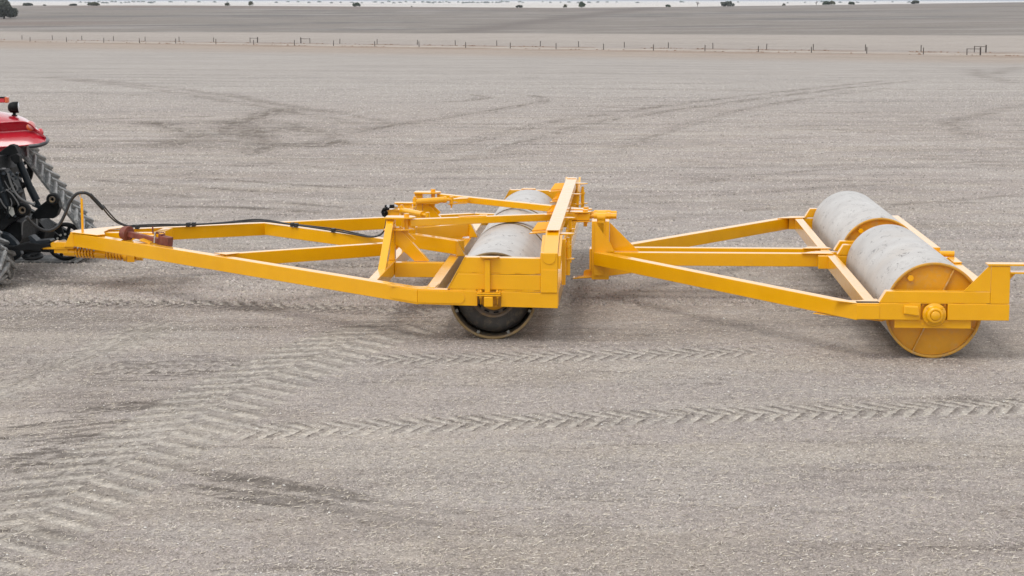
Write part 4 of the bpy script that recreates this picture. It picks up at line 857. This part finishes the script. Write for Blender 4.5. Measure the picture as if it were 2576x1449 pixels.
# tracks
def arc(cx, cz, r, a0, a1, n): return [(cx + r * math.cos(math.radians(a0 + (a1 - a0) * i / n)), cz + r * math.sin(math.radians(a0 + (a1 - a0) * i / n))) for i in range(n + 1)]
def track(off):
    ou, ow = off
    loop = arc(-.293, .38, .38, -90, 37, 10) + arc(-1.31, 1.62, .45, 37, 143, 12) + arc(-2.327, .38, .38, 143, 270, 10)
    pts = [Vector((p[0], 0, p[1])) for p in loop] ; n = len(pts); WD = .86; th = .035
    seglen = [(pts[(i + 1) % n] - pts[i]).length for i in range(n)]; S = sum(seglen)
    def ev(s):
        s %= S; i = 0
        while s > seglen[i]: s -= seglen[i]; i += 1
        d = (pts[(i + 1) % n] - pts[i]).normalized(); p = pts[i] + d * s; return p, d, Vector((d.z, 0, -d.x))
    m = MB(); vs = []
    K = 150
    for k in range(K):
        p, d, nn = ev(S * k / K)
        for (wv, t) in ((0, 0), (WD, 0), (WD, -th), (0, -th)): q = p + nn * t; vs.append((q.x + ou, wv + ow, q.z))
    fs = [(4 * k + j, 4 * ((k + 1) % K) + j, 4 * ((k + 1) % K) + (j + 1) % 4, 4 * k + (j + 1) % 4) for k in range(K) for j in range(4)]
    m.add(vs, fs)
    bl = m.build('track_belt', M['rubber'], tr)
    nl = int(S / .195); pt = S / nl
    for k in range(nl):
        m = MB()
        for half in (0, 1):
            s0 = pt * (k + .5 * half)
            we, wc = (.0, .46) if half == 0 else (WD, .40)
            a = ev(s0); b = ev(s0 + .22)
            def q(e, wv, t, ds):
                p, d_, n_ = ev(e + ds); r = p + n_ * t; return Vector((r.x + ou, wv + ow, r.z))
            wdt = .035
            bo = [q(s0, we, 0, -wdt), q(s0, we, 0, wdt), q(s0 + .20, wc, 0, wdt), q(s0 + .20, wc, 0, -wdt)]
            to = [q(s0, we, .055, -wdt * .75), q(s0, we, .055, wdt * .75), q(s0 + .20, wc, .055, wdt * .75), q(s0 + .20, wc, .055, -wdt * .75)]
            m.hexa(bo, to)
        m.build('tread_lug', M['lug'], bl, .006)
    # drive wheel with spoke openings
    def wheel(name, cu, cz, R, ns, yy):
        m = MB(); c = (cu + ou, yy + ow, cz)
        m.lathe(c, (0, 1, 0), [(R * .82, .08), (R * .80, 0), (R, 0), (R, .10), (R * .82, .08)], 48); m.lathe(c, (0, 1, 0), [(0, -.03), (R * .22, -.03), (R * .26, 0), (R * .36, .02), (R * .36, .08), (0, .08)], 32)
        for k in range(ns):
            t = 2 * math.pi * k / ns; m.bar((c[0] + R * .32 * math.cos(t), c[1] + .04, c[2] + R * .32 * math.sin(t)), (c[0] + R * .84 * math.cos(t), c[1] + .04, c[2] + R * .84 * math.sin(t)), R * .16, .05, (0, 1, 0))
        return m.build(name, BK, tr)
    wheel('drive_wheel', -1.31, 1.62, .40, 14, .30); 
    for cu in (-.293, -2.327):
        wl = wheel('idler_wheel', cu, .38, .335, 10, .06)
        for k in range(10):
            m = MB(); t = 2 * math.pi * (k + .3) / 10; m.cyl((cu + ou + .135 * math.cos(t), ow + .04, .38 + .135 * math.sin(t)), (cu + ou + .135 * math.cos(t), ow + .055, .38 + .135 * math.sin(t)), .021, 12); m.build('wheel_nut', M['pale'], wl)
        m = MB(); m.cyl((cu + ou, ow + .0, .38), (cu + ou, ow + .04, .38), .05, 16); m.build('wheel_cap', M['pale'], wl)
    for cu in (-.95, -1.31, -1.67):
        m = MB(); m.lathe((cu + ou, .08 + ow, .23), (0, 1, 0), [(0, .02), (.08, .0), (.10, .05), (.15, .05), (.165, .02), (.175, 0), (.19, 0), (.19, .12), (0, .12)], 32); m.build('track_roller', BK, tr)
    m = MB(); m.poly([(-.30 + ou, .30), (-.25 + ou, .46), (-1.1 + ou, .95), (-1.2 + ou, 1.5), (-1.42 + ou, 1.5), (-1.5 + ou, .95), (-2.3 + ou, .46), (-2.3 + ou, .30)], 'w', .45 + ow, .60 + ow); m.build('track_frame', BK, tr, .01)
track((0, 0)); track((-.45, -3.42))
# fender
def strip():
    rows = [  # (w, points in picture columns)
        (-.42, [(-120, 374), (-60, 373), (0, 371), (40, 368.5), (75, 365), (100, 361), (113, 357)]),
        (-.34, [(-120, 352), (-60, 352), (0, 351), (40, 350), (75, 348), (103, 351), (117, 354)]),
        (-.16, [(-120, 334), (-60, 334), (0, 332), (40, 330), (76, 326), (97, 338), (116, 350)]),
        (-.30, [(-120, 311), (-60, 311), (0, 309), (40, 305), (66, 304), (85, 318), (111, 344)]),
        (-.12, [(-120, 290), (-60, 290), (0, 291), (36, 294), (66, 300), (86, 316), (110, 342)]),
        (.35, [(-120, 268), (-60, 270), (0, 276), (36, 284), (66, 295), (86, 312), (108, 339)]),
        (.95, [(-120, 275), (-60, 277), (0, 283), (36, 290), (66, 300), (86, 316), (108, 341)]),
        (1.0, [(-120, 345), (-60, 345), (0, 345), (36, 345), (66, 345), (86, 347), (104, 349)])]
    V_ = []
    for wv, pts in rows:
        for (x, y) in pts: V_.append(tp(x, y, wv))
    n = 7; k = len(rows)
    fs = [(i * n + j, i * n + j + 1, (i + 1) * n + j + 1, (i + 1) * n + j) for i in range(k - 1) for j in range(n - 1)]
    m = MB(); m.add(V_, fs, True); o = m.build('fender', M['red'], tr)
    sm = o.modifiers.new('sub', 'SUBSURF'); sm.levels = 2; sm.render_levels = 3
    so_ = o.modifiers.new('thick', 'SOLIDIFY'); so_.thickness = .02
    e = o.data.attributes.new('crease_edge', 'FLOAT', 'EDGE'); cr = []
    for ed in o.data.edges:
        a, b = sorted(ed.vertices); ra, rb = a // n, b // n
        cr.append(.75 if ra == rb and ra in (2, 3) and (a % n) < 5 else (.5 if ra == rb and ra in (0, 7) else 0))
    e.data.foreach_set('value', cr)
    return o
fe = strip()
m = MB(); m.tube([tp(74, 368, -.44), tp(88, 367, -.44), tp(104, 364, -.42), tp(115, 359, -.34), tp(119.5, 353, -.1), tp(118, 350, .3), tp(114, 347, .9)], .035, 10); m.build('fender_trim', M['trim'], fe)
m = MB(); m.lathe(tp(80, 315, -.20), Vector((.80, -.42, .45)), [(.085, -.03), (.08, .01), (.055, .025), (0, .032)], 28); m.build('tail_lamp', M['lens'], fe)
m = MB(); m.lathe(tp(78, 318, -.225), Vector((.75, -.62, .2)), [(.075, -.03), (.07, .0), (.045, .012), (0, .016)], 24); m.build('lamp_lens', M['amber'], fe)
m = MB(); m.lathe(tp(103, 331, .1), Vector((.9, -.3, .35)), [(.06, -.03), (.06, .01), (.04, .03), (0, .035)], 20); m.build('tail_lamp', M['redlens'], fe)
m = MB(); m.poly([T2(*c10(0, 508), 0), T2(*c10(110, 515), 0)] if False else [T2(-80, 366, -.2), T2(55, 366, -.2), T2(30, 379, -.2), T2(0, 382, -.2), T2(-80, 384, -.2)], 'w', -.34, -.3); m.build('fender_skirt', M['red'], tr)
# work lamp on the fender
a = tp(35, 271, .1); m = MB(); m.lathe(a + Vector((-.10, 0, 0)), (1, .12, .05), [(0, -.0), (.05, .0), (.085, .03), (.10, .09), (.10, .17), (.09, .18)], 24); wl = m.build('work_lamp', BK, tr)
m = MB(); m.lathe(a + Vector((.082, .022, .009)), (1, .12, .05), [(.088, 0), (.0, .01)], 24); m.build('lamp_glass', M['glass'], wl)
m = MB(); m.cyl(tp(36, 279, .1), tp(36, 290, .1), .028, 10); m.bar(tp(31, 289, .1), tp(42, 291, .1), .08, .02); m.build('lamp_stalk', BK, wl)
# indicator arm sticking out from the cab
m = MB(); m.box(*sorted((tp(-40, 250, -1.5).x, tp(14, 250, -1.5).x)), -1.56, -1.46, tp(0, 258, -1.5).z, tp(0, 246, -1.5).z); o = m.build('marker_light', M['redlens'], tr, .01)
m = MB(); m.box(*sorted((tp(14.2, 250, -1.5).x, tp(22, 250, -1.5).x)), -1.565, -1.455, tp(0, 258.5, -1.5).z, tp(0, 243.5, -1.5).z); m.build('lamp_lens', M['amber'], o, .012)
m = MB(); m.box(*sorted((tp(-40, 250, -1.5).x, tp(13, 250, -1.5).x)), -1.57, -1.45, tp(0, 245.8, -1.5).z, tp(0, 243.5, -1.5).z); m.build('lamp_bracket', BK, o)
# chassis and linkage
def pl(name, pts, w0, w1, mat=BK, bv=.008, par=tr):
    m = MB(); m.poly([T2(*c10(*p), (w0 + w1) / 2) for p in pts], 'w', w0, w1); return m.build(name, mat, par, bv)
pl('rear_chassis', [(-300, 470), (20, 470), (60, 560), (60, 700), (110, 790), (120, 880), (210, 900), (215, 1010), (160, 1100), (70, 1130), (-300, 1130)], -2.0, -.9)
pl('gearbox_cover', [(-60, 560), (45, 560), (110, 640), (140, 720), (120, 800), (40, 830), (-60, 800)], -2.3, -2.02)
pl('rocker_arm', [(-30, 470), (40, 420), (80, 392), (112, 400), (132, 440), (145, 490), (128, 512), (95, 500), (75, 465), (40, 500), (5, 545), (-30, 545)], -1.25, -1.05)
pl('link_mount', [(75, 470), (120, 455), (140, 470), (142, 515), (110, 525), (85, 500)], -1.40, -1.26)
m = MB(); m.cyl(tp(*c10(128, 505), -1.15), tp(*c10(205, 690), -1.15), .060, 20); m.cyl(tp(*c10(205, 688), -1.15), tp(*c10(248, 775), -1.15), .066, 20); lr = m.build('lift_ram', SLT, tr)
m = MB(); m.cyl(tp(*c10(245, 770), -1.15), tp(*c10(282, 840), -1.15), .035, 14); m.bar(tp(*c10(225, 800), -1.15), tp(*c10(300, 830), -1.15), .10, .06); m.build('ram_eye', SLT, lr, .004)
pl('lower_link', [(205, 905), (240, 850), (290, 800), (330, 770), (352, 735), (402, 760), (415, 820), (395, 872), (370, 893), (300, 893)], -1.2, -1.02)
def ring(x, y, r, wv):
    c = tp(*c10(x, y), wv); m = MB(); m.lathe(c, (0, -1, 0), [(r * .55, -.05), (r * .55, .07), (r * .72, .09), (r, .06), (r, -.05)], 32); o = m.build('link_end', BK, tr)
    m = MB(); m.lathe(c, (0, -1, 0), [(r * .28, .03), (r * .3, .075), (r * .48, .085), (r * .55, .06)], 28); m.build('ball_joint', M['worn'], o); return o
ring(362, 765, .105, -1.2); ring(160, 838, .115, -2.15)
pl('lower_link', [(-100, 1010), (-100, 930), (0, 925), (60, 870), (105, 800), (150, 790), (200, 830), (195, 880), (150, 890), (80, 930), (0, 1005)], -2.15, -1.98)
m = MB(); m.cyl(tp(*c10(-30, 560), -2.3), tp(*c10(52, 812), -2.3), .045, 16); m.cyl(tp(*c10(46, 795), -2.3), tp(*c10(72, 880), -2.3), .03, 12); m.build('lift_rod', SLT, tr)
m = MB(); m.cyl(tp(*c10(27, 555), -2.1), tp(*c10(27, 655), -2.1), .032, 14); m.build('ram_rod', M['silver'], tr)
m = MB(); m.cyl(tp(*c10(28, 655), -2.1), tp(*c10(42, 672), -2.15), .05, 12); m.bar(tp(*c10(40, 660), -2.2), tp(*c10(60, 668), -2.2), .03, .03); m.build('coupling_cap', M['blue'], tr)
pl('clevis_plate', [(60, 815), (90, 825), (100, 868), (85, 885), (62, 860)], -2.4, -2.38, M['pale'], .003)
pl('mud_shield', [(10, 985), (60, 1000), (110, 1045), (140, 1090), (155, 1140), (120, 1175), (70, 1190), (45, 1130), (0, 1030)], -2.6, -2.45, M['slate'], .01)
pl('drawbar_support', [(120, 1075), (215, 1050), (290, 1060), (362, 1058), (366, 1075), (300, 1092), (300, 1108), (215, 1100), (150, 1108)], -3.0, -2.6)
pl('drawbar_support', [(205, 1012), (225, 1008), (262, 1042), (350, 1034), (362, 1046), (350, 1060), (230, 1066), (218, 1045)], -2.95, -2.7, M['slate'])
m = MB(); m.bar(tp(*c10(-60, 1085), -2.75), tp(*c10(345, 1112), -2.75), .16, .06); m.cyl(tp(*c10(342, 1062), -2.75), tp(*c10(342, 1125), -2.75), .022, 12); m.build('drawbar', BK, tr, .006)
m = MB(); m.lathe(tp(*c10(225, 1160), -2.0), (0, -.2, 1), [(.06, 0), (.06, .03), (.17, .03), (.17, .0), (.15, -.01)], 28); m.build('guide_plate', BK, tr)
pl('axle_housing', [(205, 890), (300, 905), (345, 960), (330, 1040), (210, 1050), (150, 1030), (120, 950)], -1.0, -.4)
gh = simple('grey_hose', (.10, .10, .10), .5)
for pts in (([(55, 590), (75, 660), (110, 730), (160, 775), (235, 805)], .020), ([(40, 700), (80, 730), (115, 780), (128, 808)], .012), ([(5, 720), (45, 705), (75, 690), (100, 665)], .008), ([(30, 640), (60, 690), (95, 720), (120, 690), (90, 650)], .007), ([(70, 760), (80, 800), (60, 850)], .009), ([(0, 760), (20, 800), (45, 830)], .012), ([(150, 1010), (155, 930), (185, 905)], .01), ([(250, 900), (252, 960)], .012)):
    m = MB(); m.tube([tp(*c10(*p), -2.42) for p in pts[0]], pts[1], 8); m.build('service_hose', gh, tr)
random.seed(4)
for i in range(26):
    x, y = random.uniform(0, 135), random.uniform(560, 900); c = tp(*c10(x, y), random.uniform(-2.4, -2.05)); r = random.uniform(.012, .035)
    m = MB(); m.cyl(c, c + Vector((random.uniform(-.03, .03), -.05, random.uniform(-.03, .03))), r, 6); m.build('linkage_bolt', M['slate'], tr)

# ------------------------------------------------------------------ fences
def nearY(px, s):                                  # distance along the column px where the land is s metres past the fence line
    k = (px - 1288) / F; return (353 + 72 * .825 + s) / (1 + .825 * k)
def post(par, px, s, h, r=.075, lean=0):
    Y = nearY(px, s); X = (px - 1288) / F * Y; z = float(zland(X, Y)); return Vector((X, Y, z)), h
def fence(label, pxs, s, strainers, group=None):
    P0 = post(None, pxs[len(pxs) // 2], s, 1)[0]; f = thing('wire_fence', label, 'fence', P0, 0)
    tops = []
    for i, px in enumerate(pxs):
        p, _ = post(None, px, s, 1); q = p - P0; st = i in strainers; h = (1.36 if st else 1.18) + random.uniform(-.05, .05); r = .14 if st else .085
        m = MB(); m.cyl(q + Vector((0, 0, -.2)), q + Vector((random.uniform(-.05, .05), 0, h)), r, 10, r * .92); m.build('fence_post', M['wood'], f); tops.append(q)
    m = MB()
    for a, b in zip(tops[:-1], tops[1:]):
        for h in (.3, .6, .9, 1.08): m.cyl(a + Vector((0, 0, h)), b + Vector((0, 0, h)), .006, 3, cap=False)
    m.build('fence_wire', M['wire'], f)
    for (a, b) in strainers.values():
        m = MB(); m.cyl(tops[a] + Vector((0, 0, 1.08)), tops[b] + Vector((0, 0, 1.08)), .05, 8); m.build('brace_rail', M['wood'], f)
    return f
A_ = [2, 169, 352, 537, 716, 897, 1097, 1286, 1489, 1684, 1891, 2112, 2345, 2567]; A_ = [v * .5 for v in A_] + [1288 + v * .5 for v in (220, 458, 707, 964, 1231, 1497, 1773, 2056, 2274, 2341)]
fence('near wire fence of thin dark posts ending at a braced corner on the right', A_, 0, {23: (22, 23)})
B1 = [v * .5 for v in (129, 281, 428, 586, 744, 914, 1086, 1268, 1305)]
fence('far wire fence of thin dark posts on the left of the gateway', B1, 22, {8: (7, 8)})
B2 = [v * .5 for v in (1522, 1567, 1716, 1902, 2103, 2293, 2500)] + [1288 + v * .5 for v in (141, 333, 561, 781, 1004, 1272, 1505, 1766, 2044, 2310, 2368)]
fence('far wire fence of thin dark posts running right from the gateway behind the near fence', B2, 22, {0: (0, 1), 17: (16, 17)})
# clods along the graded track
m = MB(); random.seed(9)
for i in range(620):
    px = random.uniform(-20, 2600); s = random.choice((-1.2, -1, 17, 19, 21)) + random.gauss(0, 1.0)
    if fbm(np.array(px * .02), np.array(s * .0 + (s > 8)), 71, 3) < .47: continue
    Y = nearY(px, s); X = (px - 1288) / F * Y; z = float(zland(X, Y)); r = random.uniform(.06, .20) * (1.3 if random.random() < .1 else 1)
    vs = [(X + r * 1.4 * math.cos(a) * random.uniform(.8, 1.3), Y + r * math.sin(a), z - .03 + 0 * a) for a in np.linspace(0, 2 * math.pi, 7)[:-1]] + [(X + r * .6 * math.cos(a) * random.uniform(.8, 1.3), Y + r * .6 * math.sin(a), z + r * random.uniform(.5, .9)) for a in np.linspace(0, 2 * math.pi, 7)[:-1]]
    m.add(vs, [(k, (k + 1) % 6, 6 + (k + 1) % 6, 6 + k) for k in range(6)] + [tuple(range(6, 12))])
o = m.build('soil_clods', simple('red_soil_clods', (.24, .15, .10), .95, var=.4, scale=.5)); tag(o, 'reddish soil clods heaped along both fence lines', 'clods', kind='stuff')

# ------------------------------------------------------------------ trees
def leafmat(name, a, b):
    m, nt, bs = newmat(name); c = ramp(nt, noise(nt, 1.1, 3), [(.35, a), (.65, b)]); nt.links.new(c, bs.inputs['Base Color']); bs.inputs['Roughness'].default_value = .7; bs.inputs['Specular IOR Level'].default_value = .2
    return m
LM = dict(grey=leafmat('grey_green_leaves', (.055, .062, .048), (.10, .11, .085)), dark=leafmat('dark_green_leaves', (.035, .055, .03), (.07, .095, .05)), olive=leafmat('olive_leaves', (.07, .075, .04), (.13, .13, .075)), twig=leafmat('bare_twigs', (.16, .14, .12), (.24, .21, .19)))
def tree(px, Y, wpx, hpx, label, group=None, mat='dark', name='tree', cat='tree', leaves=700, trunk=.18, base=None, zoff=0):
    X = (px - 1288) / F * Y; z = float(zland(X, Y)) + zoff if base is None else base
    Wd = wpx / F * Y; Hh = hpx / F * Y
    t = thing(name, label, cat, (X, Y, z), 0, group)
    rg = np.random.default_rng(int(px * 7 + Y)); k = 9 if wpx > 12 else 5
    # lobes
    lob = []
    for i in range(k):
        a = rg.random() * 6.28; q = rg.random() ** .6
        lob.append((math.cos(a) * q * Wd * .30, math.sin(a) * q * Wd * .30, Hh * (trunk + (1 - trunk) * rg.uniform(.30, .78)), Wd * rg.uniform(.20, .30), Hh * rg.uniform(.18, .27) * (1 - trunk * .3)))
    lob.append((0, 0, Hh * .74, Wd * .24, Hh * .25)); lob.append((-Wd * .28, 0, Hh * (trunk + .28), Wd * .22, Hh * .22)); lob.append((Wd * .28, 0, Hh * (trunk + .3), Wd * .22, Hh * .22))
    V_ = []; ls = max(Wd, Hh) * (.035 if leaves > 2000 else .06)
    for i in range(leaves):
        l = lob[rg.integers(len(lob))]; d = rg.normal(size=3); d /= np.linalg.norm(d); r = rg.uniform(.55, 1.05)
        c = np.array([l[0] + d[0] * l[3] * r, l[1] + d[1] * l[3] * r, l[2] + d[2] * l[4] * r])
        a = rg.normal(size=3); b = np.cross(a, rg.normal(size=3)); a *= ls / np.linalg.norm(a); b *= ls * .7 / (np.linalg.norm(b) + 1e-9)
        V_ += [c - a - b, c + a - b, c + a + b, c - a + b]
    me = bpy.data.meshes.new('crown'); me.from_pydata([tuple(v) for v in V_], [], [(4 * i, 4 * i + 1, 4 * i + 2, 4 * i + 3) for i in range(leaves)]); me.materials.append(LM[mat])
    o = bpy.data.objects.new('crown', me); COL.objects.link(o); o.parent = t
    m = MB(); r = max(.04 * Wd, .05); m.cyl((0, 0, -.3), (0, 0, Hh * .35), r, 8, r * .7)
    for i in range(4):
        l = lob[i]; m.cyl((0, 0, Hh * .2), (l[0], l[1], l[2]), r * .6, 6, r * .2)
    m.build('trunk', M['bark'], t)
    return t
tree(22, 890, 62, 48, 'large grey green bushy tree at the left edge of the dark field', mat='grey', leaves=6500, trunk=.02)
G1 = 'bushes on the crest of the dark field'
for px, wd, hp, mt, lb in ((82, 27, 6.5, 'grey', 'low pale bush on the skyline nearest the big left tree'), (124, 9, 3, 'grey', 'tiny bush between two low bushes on the left skyline'), (195, 20, 4.5, 'grey', 'low spreading bush left of a darker dome bush on the crest'), (246, 31, 8, 'olive', 'wide dark dome shaped bush on the left part of the crest'),
                           (579, 14, 8, 'olive', 'small leaning bush left of the tall narrow crest tree'), (638, 14, 13, 'olive', 'tall narrow tree on the crest left of centre'), (901, 21, 11, 'dark', 'single round dark green bush standing on the crest'), (1038, 4, 3, 'dark', 'speck sized bush on the crest left of centre'),
                           (1306, 18, 7, 'grey', 'low dome bush on the crest at the centre'), (1420, 11, 10, 'olive', 'small pointed bush left of the square dark tree'), (1462, 19, 16, 'dark', 'tallest square dark green tree on the centre of the crest'), (1677, 14, 7, 'dark', 'small lumpy bush right of the square dark tree'),
                           (1826, 36, 12, 'grey', 'wide grey clump of bushes on the crest right of centre'), (1965, 9, 6, 'olive', 'little bush right of the wide grey clump'), (2070, 20, 10, 'dark', 'dark bush joined to a paler one on the right crest'), (2085, 18, 11, 'olive', 'pale olive bush joined to a dark one on the right crest'), (2134, 16, 8, 'dark', 'low green bush right of the joined pair'), (2292, 23, 9, 'grey', 'ragged leaning tree on the far right crest')):
    tree(px, CREST_Y - 8, wd, hp, lb, G1, mt, 'bush' if hp < 12 else 'tree', 'bush' if hp < 12 else 'tree', 420, .05)
def bare(px, hp, label):
    Y = CREST_Y - 10; X = (px - 1288) / F * Y; z = float(zland(X, Y)); Hh = hp / F * Y; t = thing('bare_tree', label, 'tree', (X, Y, z), 0, 'leafless trees on the crest')
    R = random.Random(int(px)); m = MB(); b = MB(); m.cyl((0, 0, -.2), (0, 0, Hh * .35), .16, 6, .10)
    for i in range(7):
        a = R.uniform(-1, 1) * Hh * .45; e = Vector((a, R.uniform(-1, 1), Hh * R.uniform(.7, 1))); b.cyl((0, 0, Hh * .3), e * .6 + Vector((0, 0, Hh * .1)), .10, 5, .07); b.cyl(e * .6 + Vector((0, 0, Hh * .1)), e, .07, 5, .03)
        for k in range(3): b.cyl(e * .7 + Vector((0, 0, Hh * .07)), e * .8 + Vector((R.uniform(-1, 1), R.uniform(-1, 1), R.uniform(.2, 1.3))), .05, 4, .02)
    m.build('trunk', LM['twig'], t); b.build('crown', LM['twig'], t)
bare(1750, 13, 'leafless pale tree left of the wide grey clump of bushes'); bare(2046, 10, 'thin leafless tree just left of the joined pair of bushes')
G2 = 'far trees on the pale plain'
R = random.Random(3); far = []
for a, b, n in ((209, 372, 15), (380, 403, 3), (940, 1050, 7), (1062, 1135, 9), (1150, 1280, 14), (1300, 1322, 2), (1590, 1610, 1), (1705, 1712, 1), (1845, 1852, 1), (690, 930, 9), (1350, 1560, 9), (420, 600, 5), (1950, 2300, 8)):
    for i in range(n): far.append((a + (b - a) * (i + .5) / n + R.uniform(-3, 3), R.uniform(5200, 7600), R.uniform(6, 13), R.uniform(3.2, 5.0)))
far.sort()
names = ['', ' with a flat top', ' with a rounded top', ' with a ragged outline']
for i, (px, Y, wd, hp) in enumerate(far):
    tree(px, Y, wd, hp, 'distant hazy blue tree on the pale plain beyond the dark field', G2, 'dark', 'distant_tree', 'tree', 90, .05)
# low blue hills on the horizon
m = MB(); vs = []; n = 260
for i in range(n + 1):
    x = -9000 + 18000 * i / n; hgt = 10 + 26 * float(fbm(np.array(i * .045), np.array(.5), 81, 4)) 
    vs += [(x, 15500, -12), (x, 16200, hgt), (x, 17500, -12)]
m.add(vs, [(3 * i, 3 * i + 3, 3 * i + 4, 3 * i + 1) for i in range(n)] + [(3 * i + 1, 3 * i + 4, 3 * i + 5, 3 * i + 2) for i in range(n)], True)
o = m.build('hills', simple('far_scrub_hills', (.10, .11, .10), .9, var=.3, scale=.002)); o['kind'] = 'structure'
# haze
m = MB(); m.box(-15000, 15000, -100, 18500, -20, 45); hz = m.build('haze', None) if False else None
me = bpy.data.meshes.new('haze'); mm = MB().box(-15000, 15000, -100, 18500, -20, 48); me.from_pydata(mm.v, [], mm.f); ho = bpy.data.objects.new('haze', me); COL.objects.link(ho)
hm = bpy.data.materials.new('haze'); hm.use_nodes = True; ht = hm.node_tree; ht.nodes.clear(); pv = ht.nodes.new('ShaderNodeVolumePrincipled'); pv.inputs['Color'].default_value = (.80, .88, 1, 1); pv.inputs['Density'].default_value = 5e-5; pv.inputs['Anisotropy'].default_value = .2
out = ht.nodes.new('ShaderNodeOutputMaterial'); ht.links.new(pv.outputs[0], out.inputs['Volume']); me.materials.append(hm); tag(ho, 'thin pale haze fading the far plain and hills', 'haze', kind='stuff')
